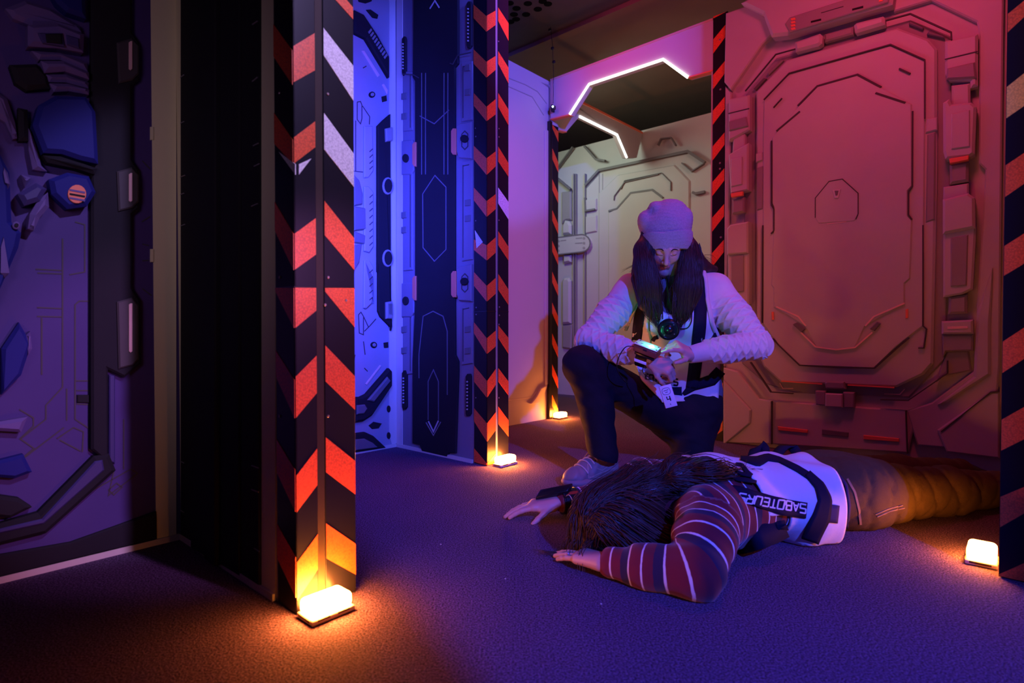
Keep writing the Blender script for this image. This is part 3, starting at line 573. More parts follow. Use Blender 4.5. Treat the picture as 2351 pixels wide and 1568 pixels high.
# ------------------------------------------------------------------ left wall print: suited astronaut arm
m1 = crop(0, 0, 2.24); m2 = crop(0, 350, 1.568)
def pl(name, px, d0, d1, m='light', ch=.004): return PL.prism(name, px, d0, d1, M[m], wl, ch)
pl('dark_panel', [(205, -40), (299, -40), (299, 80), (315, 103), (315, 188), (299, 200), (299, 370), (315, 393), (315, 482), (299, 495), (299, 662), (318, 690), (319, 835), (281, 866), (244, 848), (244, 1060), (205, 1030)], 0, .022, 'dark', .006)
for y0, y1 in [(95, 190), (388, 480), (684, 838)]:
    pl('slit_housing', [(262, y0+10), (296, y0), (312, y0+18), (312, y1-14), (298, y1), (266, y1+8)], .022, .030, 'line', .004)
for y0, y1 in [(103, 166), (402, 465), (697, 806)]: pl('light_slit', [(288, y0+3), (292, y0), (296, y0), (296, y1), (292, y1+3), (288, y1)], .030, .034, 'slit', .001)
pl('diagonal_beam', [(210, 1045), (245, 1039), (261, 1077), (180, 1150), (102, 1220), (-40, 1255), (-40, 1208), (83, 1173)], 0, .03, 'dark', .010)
pl('diagonal_rail', [(210, 1055), (228, 1052), (232, 1075), (95, 1196), (-40, 1225), (-40, 1215), (90, 1185)], .03, .036, 'lvdark_lit', .004)
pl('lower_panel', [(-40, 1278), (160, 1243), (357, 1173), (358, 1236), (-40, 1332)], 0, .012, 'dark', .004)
pl('blank_margin', [(345, -40), (404, -40), (404, 1239), (358, 1248)], 0, .003, 'lcream_lit', 0)
for y in (292, 572): pl('margin_tab', [(344, y), (352, y), (352, y+30), (344, y+30)], .0, .006, 'lcream_lit', .001)
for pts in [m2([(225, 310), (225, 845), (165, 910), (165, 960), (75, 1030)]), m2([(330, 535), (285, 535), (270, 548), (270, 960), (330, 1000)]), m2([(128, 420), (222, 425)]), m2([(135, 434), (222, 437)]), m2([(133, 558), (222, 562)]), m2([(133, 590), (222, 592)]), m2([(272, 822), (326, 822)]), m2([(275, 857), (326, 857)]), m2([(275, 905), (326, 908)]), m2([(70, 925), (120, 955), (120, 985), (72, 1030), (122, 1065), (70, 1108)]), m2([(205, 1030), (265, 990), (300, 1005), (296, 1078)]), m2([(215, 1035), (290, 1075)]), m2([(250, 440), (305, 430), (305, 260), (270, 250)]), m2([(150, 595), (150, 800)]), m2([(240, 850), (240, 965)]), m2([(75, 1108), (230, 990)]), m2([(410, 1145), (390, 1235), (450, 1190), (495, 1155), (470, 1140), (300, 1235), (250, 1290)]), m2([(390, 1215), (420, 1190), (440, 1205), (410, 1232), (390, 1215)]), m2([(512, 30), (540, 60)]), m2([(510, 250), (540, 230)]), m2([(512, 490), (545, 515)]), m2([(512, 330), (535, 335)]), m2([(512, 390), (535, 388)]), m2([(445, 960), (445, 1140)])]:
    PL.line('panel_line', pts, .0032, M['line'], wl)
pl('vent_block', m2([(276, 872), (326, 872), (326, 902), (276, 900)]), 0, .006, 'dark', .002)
pl('side_plate', m2([(390, 800), (412, 800), (412, 1120), (390, 1110)]), 0, .008, 'lvdark_lit', .003)
sb = [('suit_panel', [(20, 60), (120, 20), (250, 60), (330, 110), (400, 150), (410, 180), (280, 150), (160, 150), (60, 110)], 'lvwhite_lit', .03), ('suit_panel', [(130, 155), (280, 145), (415, 200), (412, 292), (285, 270), (130, 262)], 'lvwhite_lit', .045),
      ('suit_rib', [(150, 280), (300, 290), (435, 340), (438, 385), (300, 325), (190, 325)], 'lvwhite_lit', .038), ('suit_rib', [(195, 335), (310, 335), (440, 392), (442, 428), (320, 388), (215, 395)], 'lvwhite_lit', .045),
      ('suit_rib', [(225, 400), (325, 398), (442, 440), (442, 470), (330, 440), (240, 438)], 'lvwhite_lit', .038), ('suit_rib', [(240, 448), (335, 450), (442, 480), (440, 505), (340, 488), (262, 492)], 'lvwhite_lit', .045),
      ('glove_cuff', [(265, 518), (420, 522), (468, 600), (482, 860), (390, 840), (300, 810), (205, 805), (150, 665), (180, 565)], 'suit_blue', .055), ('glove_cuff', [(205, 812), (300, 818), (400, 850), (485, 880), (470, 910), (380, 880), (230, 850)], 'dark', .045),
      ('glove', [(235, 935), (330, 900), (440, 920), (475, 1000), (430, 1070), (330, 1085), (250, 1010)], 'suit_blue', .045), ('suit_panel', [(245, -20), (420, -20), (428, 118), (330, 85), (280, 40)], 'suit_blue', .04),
      ('suit_panel', [(-40, 470), (30, 520), (70, 640), (82, 720), (60, 725), (20, 640), (-40, 600)], 'lvwhite_lit', .03), ('suit_panel', [(138, 668), (170, 740), (205, 860), (235, 890), (160, 880), (140, 780)], 'lvwhite_lit', .03),
      ('suit_panel', [(100, 905), (152, 922), (120, 972)], 'lvwhite_lit', .03), ('suit_panel', [(85, 565), (135, 575), (140, 735), (88, 735)], 'dark', .03),
      ('finger', [(75, 1010), (170, 955), (225, 985), (190, 1045), (110, 1070)], 'lvdark_lit', .05), ('finger', [(185, 1035), (232, 1000), (238, 1075), (190, 1130), (160, 1195), (130, 1185), (140, 1110)], 'lvwhite_lit', .045),
      ('suit_panel', [(-40, 740), (40, 900), (50, 1150), (100, 1205), (85, 1280), (-40, 1560)], 'suit_blue', .035), ('suit_panel', [(5, 1220), (20, 1280), (18, 1430), (8, 1430)], 'lvwhite_lit', .04), ('suit_panel', [(0, 860), (30, 900), (42, 960), (30, 985)], 'lvwhite_lit', .04),
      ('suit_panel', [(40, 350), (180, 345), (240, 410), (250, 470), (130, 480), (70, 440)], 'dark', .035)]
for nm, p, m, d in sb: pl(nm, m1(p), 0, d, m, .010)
pl('cuff_plate', m1([(175, 203), (300, 203), (312, 272), (200, 255)]), .045, .052, 'lvdark_lit', .003); pl('cuff_buckle', m1([(212, 212), (292, 210), (296, 262), (218, 254)]), .052, .058, 'dark', .003); pl('cuff_plate', m1([(320, 210), (385, 228), (388, 282), (325, 262)]), .045, .050, 'lvdark_lit', .003)
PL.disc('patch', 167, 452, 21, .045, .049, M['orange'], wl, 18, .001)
for dy, m in [(-9, 'lvwhite_lit'), (0, 'dark'), (9, 'lvwhite_lit')]: pl('patch_band', [(150, 450+dy), (185, 456+dy), (184, 460+dy), (150, 454+dy)], .049, .0505, m, 0)
PL.disc('bolt', 31, 522, 9, .035, .042, M['lvwhite_lit'], wl, 12, .002); PL.disc('bolt_cap', 31, 522, 5, .042, .045, M['dark'], wl, 10, .001)
for p, m in [([(0, 905), (45, 860), (68, 790), (40, 740), (0, 800)], 'suit_blue'), ([(-30, 970), (60, 955), (45, 990), (-30, 985)], 'lvwhite_lit'), ([(-30, 1060), (50, 1040), (70, 1080), (30, 1095), (-30, 1090)], 'suit_blue'), ([(-30, 1130), (40, 1140), (70, 1160), (20, 1185), (-30, 1180)], 'dark'), ([(56, 1010-240), (66, 1000-240), (70, 1040-240), (58, 1060-240)], 'lvwhite_lit')]:
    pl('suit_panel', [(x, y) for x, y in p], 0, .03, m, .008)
# ------------------------------------------------------------------ left partition face print
def p1(name, px, d0, d1, m='dark', ch=.003): return P1.prism(name, px, d0, d1, M[m], w1, ch)
p1('blank_margin', [(404, -40), (420, -40), (420, 1245), (408, 1239)], 0, .003, 'lcream_lit', 0); p1('blank_margin', [(603, -40), (635, -40), (635, 1373), (603, 1354)], 0, .003, 'lcream_lit', 0)
for x0, x1, d in [(420.5, 450, .008), (450.5, 488, .016), (488.5, 515, .024), (515.5, 560, .012), (560.5, 602.5, .008)]:
    p1('dark_slat', [(x0, -40), (x1, -40), (x1, 1238+(x1-408)*.6-8), (x0, 1238+(x0-408)*.6-8)], 0, d, 'dark', .004)
for x0, y0, dx, dy in [(588, 60, 12, -8), (588, 190, 12, -10), (422, 180, 8, -6), (422, 285, 8, -4), (590, 337, 12, -6), (592, 384, 12, -6), (422, 408, 10, -4), (422, 448, 8, -3), (586, 475, 14, -6), (422, 520, 10, -4), (490, 260, 26, -12), (586, 1067, 16, 6), (586, 1122, 16, 6), (422, 1058, 8, 4), (422, 1170, 8, 5), (592, 1256, 12, 8)]:
    P1.line('panel_line', [(x0, y0), (x0+dx, y0+dy)], .002, M['mid'], w1, .008, .002)
# ------------------------------------------------------------------ amber floor lamps
def lamp(corner, ax, ay, label, h=.045, gm='glow'):
    t = thing('amber_lamp', label, 'lamp', corner, 'amber lamps on the floor at the partition ends')
    lx, ly = np.linalg.norm(ax), np.linalg.norm(ay); ux, uy = ax/lx, ay/ly
    box('base', corner+EZ*.001, ax, ay, EZ*.012, M['lampbase'], t, .003)
    box('diffuser', corner+EZ*.012+ux*.003+uy*.003, ax-ux*.006, ay-uy*.006, EZ*(h-.012), M[gm], t, .011, 4)
    for s in (.12, .58):
        box('vent', corner+EZ*.0085-ux*.0006+uy*ly*s, ux*.002, uy*ly*.28, EZ*.004, M['vent'], t); box('vent', corner+ax-ux*.0012+EZ*.0085+uy*ly*s, ux*.002, uy*ly*.28, EZ*.004, M['vent'], t)
    box('vent', corner+EZ*.006-uy*.0006+ux*lx*.14, uy*.002, ux*lx*.68, EZ*.0055, M['vent'], t)
    return t
lamp(G(-1.188, .618), E1*.068, E2*.105, 'glowing amber box lamp on the carpet against the nearest striped corner post')
lamp(G(-1.845, 1.928), E1*.055, E2*.115, 'glowing amber box lamp at the foot of the striped post beside the blue alcove')
lamp(G(-2.522, 3.255), E1*.062, E2*.105, 'glowing amber box lamp at the foot of the narrow portal jamb')
lamp(G(-.117, 1.968), E1*.069, E2*.09, 'glowing amber box lamp on the carpet beyond the legs of the lying person', .05, 'glow_low')
# ------------------------------------------------------------------ sensor with blue diode and hanging cable
sp = PB.P(PB.to2d(1276, 251), .03)
t = thing('sensor', 'small black sensor with a lit blue diode under the portal header', 'sensor', sp)
box('bracket', sp-E1*.02-E2*(-.0)-EZ*.02, E1*.012, E2*.03, EZ*.05, M['plastic'], t, .002); box('body', sp-E1*.01-EZ*.018, E1*.035, -E2*.02, EZ*.026, M['plastic'], t, .004)
box('diode', sp+E1*.008-EZ*.006-E2*.02, E1*.013, -E2*.006, EZ*.013, M['bluedot'], t, .003)
cp = [PB.P(PB.to2d(1274, 240), .02), PB.P(PB.to2d(1275, 180), .02), PB.P(PB.to2d(1273, 112), .02), PB.P(PB.to2d(1268, 65), .02)]
t = thing('cable', 'thin dark cable with clips rising from the sensor to the ceiling', 'cable', cp[0])
tube('wire', cp, .0022, M['plastic'], t, 5)
for x, y in [(1276, 145), (1273, 114), (1267, 72)]: c = PB.P(PB.to2d(x, y), .02); box('clip', c-E1*.01-E2*.01-EZ*.008, E1*.02, E2*.015, EZ*.018, M['plastic'], t, .003)
# ------------------------------------------------------------------ signed-distance bodies -> surface nets
def nrm(v): v = np.asarray(v, float); return v/(np.linalg.norm(v)+1e-12)
class Cone:
    def __init__(s, a, b, ra, rb, k=.02, flat=None, sub=False):
        s.a, s.b, s.ra, s.rb, s.k, s.sub = np.asarray(a, float), np.asarray(b, float), ra, rb, k, sub
        s.flat = (nrm(flat[0]), flat[1]) if flat else None
        R = max(ra, rb)*max(1, flat[1] if flat else 1)
        s.lo = np.minimum(s.a, s.b)-R; s.hi = np.maximum(s.a, s.b)+R
    def d(s, P):
        ab = s.b-s.a; t = np.clip((P-s.a)@ab/(ab@ab+1e-12), 0, 1)
        q = P-(s.a+t[:, None]*ab); r = s.ra+(s.rb-s.ra)*t
        if s.flat:
            n, f = s.flat; q = q+np.outer((q@n)*(1/f-1), n)
            return (np.linalg.norm(q, axis=1)-r)*min(1, f)
        return np.linalg.norm(q, axis=1)-r
class Ell:
    def __init__(s, c, axes, rad, k=.02, sub=False):
        s.c = np.asarray(c, float); s.A = np.array([nrm(a) for a in axes]); s.r = np.asarray(rad, float); s.k = k; s.sub = sub
        R = s.r.max(); s.lo = s.c-R; s.hi = s.c+R
    def d(s, P):
        q = ((P-s.c)@s.A.T); k0 = np.linalg.norm(q/s.r, axis=1); k1 = np.linalg.norm(q/(s.r**2), axis=1)
        return k0*(k0-1)/(k1+1e-9)
class Half:   # intersects the solid with a half space n.(P-c) < 0
    def __init__(s, c, n): s.c = np.asarray(c, float); s.n = nrm(n); s.clip = True
class Sdf:
    def __init__(s, prims=None, ripple=None): s.p = list(prims or []); s.ripple = ripple
    def add(s, *q): s.p += q; return s
    def chain(s, pts, rad, k=.02, flat=None):
        for i in range(len(pts)-1): s.p.append(Cone(pts[i], pts[i+1], rad[i], rad[i+1], k, flat))
        return s
    def grow(s, e):
        o = Sdf(s.p, s.ripple); o.off = getattr(s, 'off', 0)+e; return o
    off = 0
    def eval(s, P):
        d = np.full(len(P), 1.0)
        for q in s.p:
            if hasattr(q, 'clip'): d = np.maximum(d, (P-q.c)@q.n); continue
            mg = q.k+.06+abs(s.off); m = np.all((P > q.lo-mg) & (P < q.hi+mg), axis=1) if len(P) > 2000 else np.ones(len(P), bool)
            if not m.any(): continue
            e = q.d(P[m]); c = d[m]; k = max(q.k, 1e-5)
            if q.sub: h = np.clip(.5-.5*(c+e)/k, 0, 1); d[m] = c*(1-h)-e*h+k*h*(1-h)
            else: h = np.clip(.5+.5*(c-e)/k, 0, 1); d[m] = c*(1-h)+e*h-k*h*(1-h)
        if s.ripple is not None: d = d+s.ripple(P)
        return d-s.off
    def grad(s, P, e=.0015):
        g = np.stack([s.eval(P+np.eye(3)[i]*e)-s.eval(P-np.eye(3)[i]*e) for i in range(3)], 1)
        return g/(np.linalg.norm(g, axis=1, keepdims=True)+1e-9)
    def bounds(s):
        q = [x for x in s.p if not hasattr(x, 'clip') and not x.sub]
        return np.min([x.lo for x in q], 0)-.012-s.off, np.max([x.hi for x in q], 0)+.012+s.off
    def mesh(s, h):
        lo, hi = s.bounds(); n = np.ceil((hi-lo)/h).astype(int)+1
        ax = [lo[i]+h*np.arange(n[i]) for i in range(3)]
        D = np.empty(n)
        step = max(1, int(400000/(n[1]*n[2])))
        for i in range(0, n[0], step):
            X = np.stack(np.meshgrid(ax[0][i:i+step], ax[1], ax[2], indexing='ij'), -1); D[i:i+step] = s.eval(X.reshape(-1, 3)).reshape(X.shape[:3])
        return nets(D, lo, h)
def nets(D, lo, h):
    S = D < 0; nx, ny, nz = D.shape
    cn = [(i, j, k) for i in (0, 1) for j in (0, 1) for k in (0, 1)]
    cnt = sum(S[i:nx-1+i, j:ny-1+j, k:nz-1+k].astype(np.int8) for i, j, k in cn)
    idx = np.argwhere((cnt > 0) & (cnt < 8)); vid = np.full((nx-1, ny-1, nz-1), -1, np.int32); vid[tuple(idx.T)] = np.arange(len(idx))
    V = {c: D[tuple((idx+np.array(c)).T)] for c in cn}
    acc = np.zeros((len(idx), 3)); w = np.zeros(len(idx))
    for a in range(3):
        for c in cn:
            if c[a]: continue
            c2 = list(c); c2[a] = 1; v0, v1 = V[c], V[tuple(c2)]; m = (v0 < 0) != (v1 < 0)
            t = v0[m]/(v0[m]-v1[m]); p = np.tile(np.array(c, float), (m.sum(), 1)); p[:, a] += t; acc[m] += p; w[m] += 1
    P = lo+h*(idx+acc/w[:, None]); Q = []
    for a in range(3):
        b, c = (a+1) % 3, (a+2) % 3; sl0 = [slice(None)]*3; sl1 = [slice(None)]*3; sl0[a] = slice(0, -1); sl1[a] = slice(1, None)
        e = np.argwhere(S[tuple(sl0)] != S[tuple(sl1)]); e = e[(e[:, b] > 0) & (e[:, c] > 0) & (e[:, b] < D.shape[b]-1) & (e[:, c] < D.shape[c]-1)]
        ins = S[tuple(e.T)]; eb = np.zeros(3, int); ec = np.zeros(3, int); eb[b] = 1; ec[c] = 1
        q = np.stack([vid[tuple((e-eb-ec).T)], vid[tuple((e-ec).T)], vid[tuple(e.T)], vid[tuple((e-eb).T)]], 1)
        q[~ins] = q[~ins][:, ::-1]; Q.append(q)
    return P, np.concatenate(Q)
def mkq(name, P, Q, m, parent=None, attrs=None, fmat=None):
    me = bpy.data.meshes.new(name); nf = len(Q)
    me.vertices.add(len(P)); me.vertices.foreach_set('co', np.asarray(P, np.float32).ravel())
    me.loops.add(nf*4); me.loops.foreach_set('vertex_index', np.asarray(Q, np.int32).ravel())
    me.polygons.add(nf); me.polygons.foreach_set('loop_start', np.arange(0, nf*4, 4, dtype=np.int32))
    for x in (m if isinstance(m, (list, tuple)) else [m]): me.materials.append(x)
    if fmat is not None: me.polygons.foreach_set('material_index', np.asarray(fmat, np.int32))
    me.update(calc_edges=True); me.validate(); me.polygons.foreach_set('use_smooth', np.ones(len(me.polygons), bool))
    for k, val in (attrs or {}).items():
        a = me.attributes.new(k, 'FLOAT', 'POINT'); a.data.foreach_set('value', np.asarray(val, np.float32))
    o = bpy.data.objects.new(name, me); COL.objects.link(o)
    if parent is not None:
        o.parent = parent
        if '_o' in parent: o.matrix_parent_inverse = Matrix.Translation(-Vector(parent['_o']))
    return o
def tidy(P, Q, it=14):
    """relaxes the cut edges of an open quad mesh along the edge loop"""
    E = np.concatenate([Q[:, [0, 1]], Q[:, [1, 2]], Q[:, [2, 3]], Q[:, [3, 0]]]); K = np.sort(E, 1)
    u, c = np.unique(K, axis=0, return_counts=True); B = u[c == 1]; P = P.copy()
    cnt = np.bincount(B.ravel(), minlength=len(P)).astype(float); m = cnt == 2
    for _ in range(it):
        S = np.zeros_like(P); np.add.at(S, B[:, 0], P[B[:, 1]]); np.add.at(S, B[:, 1], P[B[:, 0]]); P[m] = .5*P[m]+.5*S[m]/2
    us, inv = np.unique(Q, return_inverse=True)
    return P[us], inv.reshape(Q.shape)
def joinq(parts):
    P, Q, o = [], [], 0
    for p, q in parts: P.append(p); Q.append(q+o); o += len(p)
    return np.concatenate(P), np.concatenate(Q)
def along(P, pts):
    """length along a polyline, distance to it and angle round it"""
    best = np.full(len(P), 9.0); L = np.zeros(len(P)); ang = np.zeros(len(P)); acc = 0
    for a, b in zip(pts[:-1], pts[1:]):
        a, b = np.asarray(a), np.asarray(b); ab = b-a; l = np.linalg.norm(ab); t = np.clip((P-a)@ab/(l*l), 0, 1)
        q = P-(a+t[:, None]*ab); d = np.linalg.norm(q, axis=1); m = d < best
        u = nrm(ab); x = nrm(np.cross(u, [0, .6, .8])); y = np.cross(u, x)
        best[m] = d[m]; L[m] = acc+t[m]*l; ang[m] = np.arctan2(q[m]@y, q[m]@x); acc += l
    return L, best, ang
def trace(sdf, px, py, t0=.9):
    r = rays(px, py).reshape(-1, 3); r = r/np.linalg.norm(r, axis=1, keepdims=True); t = np.full(len(r), t0); bd = np.full(len(r), 9.0); bt = t.copy()
    for _ in range(70):
        d = sdf.eval(CAM+r*t[:, None]); m = d < bd-1e-5; bd[m] = d[m]; bt[m] = t[m]; t = t+np.maximum(d, .0004)*.85*(d > .0003)+(d <= .0003)*0
    return CAM+r*bt[:, None]
def bil(q, s, t):
    q = np.asarray(q, float); return ((1-s)*(1-t))[:, None]*q[0]+(s*(1-t))[:, None]*q[1]+(s*t)[:, None]*q[2]+((1-s)*t)[:, None]*q[3]
def sheet(pts, nu, nv, sdf, off, thick):
    """closed slab over the body from a nu x nv grid of picture points traced onto it"""
    P = trace(sdf, pts[:, 0], pts[:, 1]); N = sdf.grad(P); T = P+N*off; B = P+N*(off-thick); n = nu*nv
    f = []
    for j in range(nv-1):
        for i in range(nu-1):
            a = j*nu+i; f.append((a, a+1, a+nu+1, a+nu)); f.append((n+a, n+a+nu, n+a+nu+1, n+a+1))
    ring = [i for i in range(nu)]+[j*nu+nu-1 for j in range(1, nv)]+[(nv-1)*nu+i for i in range(nu-2, -1, -1)]+[j*nu for j in range(nv-2, 0, -1)]
    f += [(ring[(i+1) % len(ring)], ring[i], n+ring[i], n+ring[(i+1) % len(ring)]) for i in range(len(ring))]
    v = np.concatenate([T, B]); c = CAM-T.mean(0); f0 = v[list(f[0])]
    if np.dot(np.cross(f0[1]-f0[0], f0[2]-f0[0]), c) < 0: f = [q[::-1] for q in f]
    return v, f
def ribbon(path, wid, nw, sdf, off, thick, step=6.0):
    path = np.asarray(path, float); seg = np.linalg.norm(np.diff(path, axis=0), axis=1); k = max(3, int(seg.sum()/step)+1)
    s = np.concatenate([[0], np.cumsum(seg)]); u = np.linspace(0, s[-1], k)
    c = np.stack([np.interp(u, s, path[:, i]) for i in (0, 1)], 1); w = np.interp(u, s, np.broadcast_to(np.asarray(wid, float), (len(path),)))
    t = np.gradient(c, axis=0); t /= np.linalg.norm(t, axis=1, keepdims=True); nn = np.stack([-t[:, 1], t[:, 0]], 1)
    pts = np.concatenate([[c[i]+nn[i]*w[i]*(j/(nw-1)-.5) for j in range(nw)] for i in range(k)])
    return sheet(np.asarray(pts), nw, k, sdf, off, thick)
GLY = {'S': [[(1, 0), (0, 0), (0, .5), (1, .5), (1, 1), (0, 1)]], 'A': [[(0, 1), (.5, 0), (1, 1)], [(.28, .68), (.8, .68)]], 'B': [[(0, 0), (.85, 0), (.85, .5), (0, .5)], [(.85, .5), (1, .55), (1, 1), (0, 1), (0, 0)]],
       'O': [[(0, 0), (1, 0), (1, 1), (0, 1), (0, 0)]], 'T': [[(0, 0), (1, 0)], [(.5, 0), (.5, 1)]], 'E': [[(1, 0), (0, 0), (0, 1), (1, 1)], [(0, .5), (.9, .5)]], 'U': [[(0, 0), (0, 1), (1, 1), (1, 0)]],
       'R': [[(0, 1), (0, 0), (1, 0), (1, .55), (.1, .55)], [(.45, .55), (1, 1)]], '4': [[(0, 0), (0, .6), (1, .6)], [(.8, 0), (.8, 1)]]}
def letter(ch, quad, x0, x1, wpx, sdf, off, thick, m, parent):
    """one glyph in the strip x0..x1 of a picture quad (top-left, top-right, bottom-right, bottom-left of the word)"""
    parts = []
    for st in GLY[ch]:
        st = np.array(st); p = bil(quad, x0+(x1-x0)*st[:, 0], st[:, 1]); parts.append(ribbon(p, wpx, 2, sdf, off, thick, 2.0))
    return mk('letter', *merge(parts), m, parent)
def word(txt, quad, wpx, sdf, off, m, parent, gap=.22, skip=()):
    n = len(txt)
    for i, ch in enumerate(txt):
        if i in skip: continue
        letter(ch, quad, (i+gap/2)/n, (i+1-gap/2)/n, wpx, sdf, off, .0015, m, parent)
def hand(wr, fwd, thumb, dors, curls, spread=.0, size=1.0, tcurl=.3, armdir=None, palmr=.0135):
    f = nrm(fwd); z = nrm(np.asarray(dors)-np.dot(dors, f)*f); x = np.cross(f, z); x = x*np.sign(x@np.asarray(thumb)); S = Sdf(); w = np.asarray(wr, float)
    L = lambda a, b, c: w+size*(x*a+f*b+z*c)
    bx = [.029, .0095, -.0105, -.029]; by = [.088, .092, .087, .078]; ln = [(.040, .024, .021), (.044, .028, .022), (.041, .026, .021), (.032, .019, .018)]; rr = [.0092, .0094, .0088, .0078]
    ad = nrm(armdir) if armdir is not None else -f
    S.add(Cone(w+ad*.07, w, .029*size, .025*size, .012, (z, .78)))
    for i in range(4): S.add(Cone(L(bx[i]*.55, .004, 0), L(bx[i], by[i]-.004, .002-abs(bx[i])*.06), .017*size, palmr*size, .014))
    S.add(Cone(L(.022, .02, -.008), L(.036, .055, -.010), .017*size, .012*size, .014))
    for i in range(4):
        p = L(bx[i], by[i], 0); an = 0; sp = spread*bx[i]*6
        for j in range(3):
            an += curls[i][j]; d = f*math.cos(an)-z*math.sin(an)+x*sp; q = p+nrm(d)*ln[i][j]*size
            r0 = rr[i]*size*(1-.10*j); S.add(Cone(p, q, r0*1.05, r0*.90, .004)); p = q
    p = L(.030, .030, -.008); an = tcurl
    for j, (l, r) in enumerate([(.036, .0115), (.030, .0098), (.024, .0085)]):
        d = x*math.cos(.85+an*.6*j)+f*math.sin(.85+an*.6*j)-z*(.25+an*.55*j); q = p+nrm(d)*l*size; S.add(Cone(p, q, r*size, r*.86*size, .006)); p = q
    return S
def strands(sdf, starts, flow, n, step, rad, m, name, parent, lift=.002, seed=3, floorz=None, jitter=.22):
    g = np.random.default_rng(seed); P = np.asarray(starts, float); P = P-sdf.grad(P)*sdf.eval(P)[:, None]; K = len(P); path = [P]
    jit = g.normal(0, jitter, (K, 3)); lf = g.uniform(0, lift, K); stop = g.uniform(.65, 1.0, K)
    for i in range(n-1):
        N = sdf.grad(P); d = flow(P, i/(n-1))+jit*(.5+.5*math.sin(i*.8)); d = d-N*np.sum(d*N, 1)[:, None]*.8; d /= np.linalg.norm(d, axis=1, keepdims=True)+1e-9
        P = P+d*step*(.5+.5*stop)[:, None]; e = sdf.eval(P); P = P-sdf.grad(P)*(np.minimum(e, .004)-lf)[:, None]
        if floorz is not None: P[:, 2] = np.maximum(P[:, 2], floorz)
        path.append(P)
    A = np.stack(path, 1); parts = []
    for k in range(K): parts.append(tubev(A[k], np.linspace(rad, rad*.35, n)*(.7+.6*((k*37) % 10)/10), 4, False))
    return parts
def surf_points(sdf, px, py): return trace(sdf, np.asarray(px), np.asarray(py))
# ------------------------------------------------------------------ kneeling person
X_, Y_, Z_ = np.eye(3)
wp = thing('person', 'kneeling person in a knit beanie, pale cable-knit cardigan and white vest', 'person', at(1560, 1085, 2.58)*np.array([1, 1, 0]))
FR = nrm([-.18, -.97, -.12])                       # chest faces the lens
pel, bel, che, nek = at(1588, 925, 2.70), at(1568, 805, 2.66), at(1552, 715, 2.61), at(1545, 640, 2.58)
shR, shL = at(1450, 668, 2.60), at(1640, 666, 2.60); elR, elL = at(1352, 782, 2.47), at(1738, 792, 2.42); wrR, wrL = at(1492, 826, 2.33), at(1584, 813, 2.36)
hpR, hpL = at(1550, 965, 2.66), at(1597, 955, 2.74); knR, knL = at(1336, 838, 2.40), at(1585, 1074, 2.56); anR, anL = at(1385, 1040, 2.36), at(1600, 1020, 2.93)
torso = Sdf(); torso.chain([pel+EZ*.05, bel, che], [.140, .150, .168], .05, (FR, .66)).add(Cone(che, at(1546, 672, 2.60), .165, .10, .05, (FR, .62)))
torso.add(Cone(nek-EZ*.03, shR, .062, .058, .04), Cone(nek-EZ*.03, shL, .062, .058, .04), Ell(at(1512, 735, 2.51), np.eye(3), (.062, .05, .06), .05), Ell(at(1585, 735, 2.52), np.eye(3), (.062, .05, .06), .05))
head_c = at(1527, 562, 2.50); hf = nrm([-.13, -.78, -.60]); hu = nrm(np.array([-.04, -.6, .8])-hf*np.dot([-.04, -.6, .8], hf)); hx = np.cross(hf, hu)
HL = lambda a, b, c: head_c+hx*a+hf*b+hu*c
head = Sdf([Ell(HL(0, -.012, .025), (hx, hf, hu), (.074, .092, .085), .03), Cone(HL(0, .030, -.02), HL(0, .062, -.088), .062, .024, .035, (hx, .92)),
            Cone(HL(-.036, .02, -.06), HL(0, .066, -.092), .020, .017, .02), Cone(HL(.036, .02, -.06), HL(0, .066, -.092), .020, .017, .02),
            Ell(HL(-.033, .060, -.025), (hx, hf, hu), (.022, .020, .022), .02), Ell(HL(.033, .060, -.025), (hx, hf, hu), (.022, .020, .022), .02),
            Ell(HL(-.031, .092, .006), (hx, hf, hu), (.017, .014, .011), .010, True), Ell(HL(.031, .092, .006), (hx, hf, hu), (.017, .014, .011), .010, True),
            Ell(HL(-.031, .074, .004), (hx, hf, hu), (.0135, .0125, .0115), .003), Ell(HL(.031, .074, .004), (hx, hf, hu), (.0135, .0125, .0115), .003),
            Cone(HL(-.012, .084, .022), HL(-.048, .070, .020), .007, .005, .010), Cone(HL(.012, .084, .022), HL(.048, .070, .020), .007, .005, .010),
            Cone(HL(0, .083, .012), HL(0, .107, -.030), .0075, .0105, .010), Ell(HL(-.011, .095, -.034), (hx, hf, hu), (.0075, .009, .007), .006), Ell(HL(.011, .095, -.034), (hx, hf, hu), (.0075, .009, .007), .006),
            Cone(HL(-.020, .080, -.059), HL(0, .091, -.0565), .0045, .0062, .004), Cone(HL(.020, .080, -.059), HL(0, .091, -.0565), .0045, .0062, .004),
            Cone(HL(-.016, .081, -.067), HL(.016, .081, -.067), .0062, .0062, .004), Ell(HL(0, .080, -.090), (hx, hf, hu), (.016, .013, .013), .014),
            Cone(HL(-.021, .0905, -.0625), HL(.021, .0905, -.0625), .0016, .0016, .003, None, True),
            Cone(HL(0, -.02, -.03), nek+np.array([0, .01, -.04]), .052, .058, .03)])
handR = hand(wrR, at(1550, 850, 2.29)-wrR, [-.2, -.5, -.6], [.1, -.75, .65], [(1.0, 1.3, .7), (1.05, 1.3, .7), (1.05, 1.3, .7), (1.0, 1.3, .7)], size=.98, tcurl=.9, armdir=elR-wrR)
handL = hand(wrL, at(1526, 776, 2.27)-wrL, [-.1, -.4, -.85], [.12, -.55, .80], [(.45, .25, .15), (.9, 1.3, .7), (1.0, 1.35, .8), (1.0, 1.35, .8)], size=.98, tcurl=.5, armdir=elL-wrL)
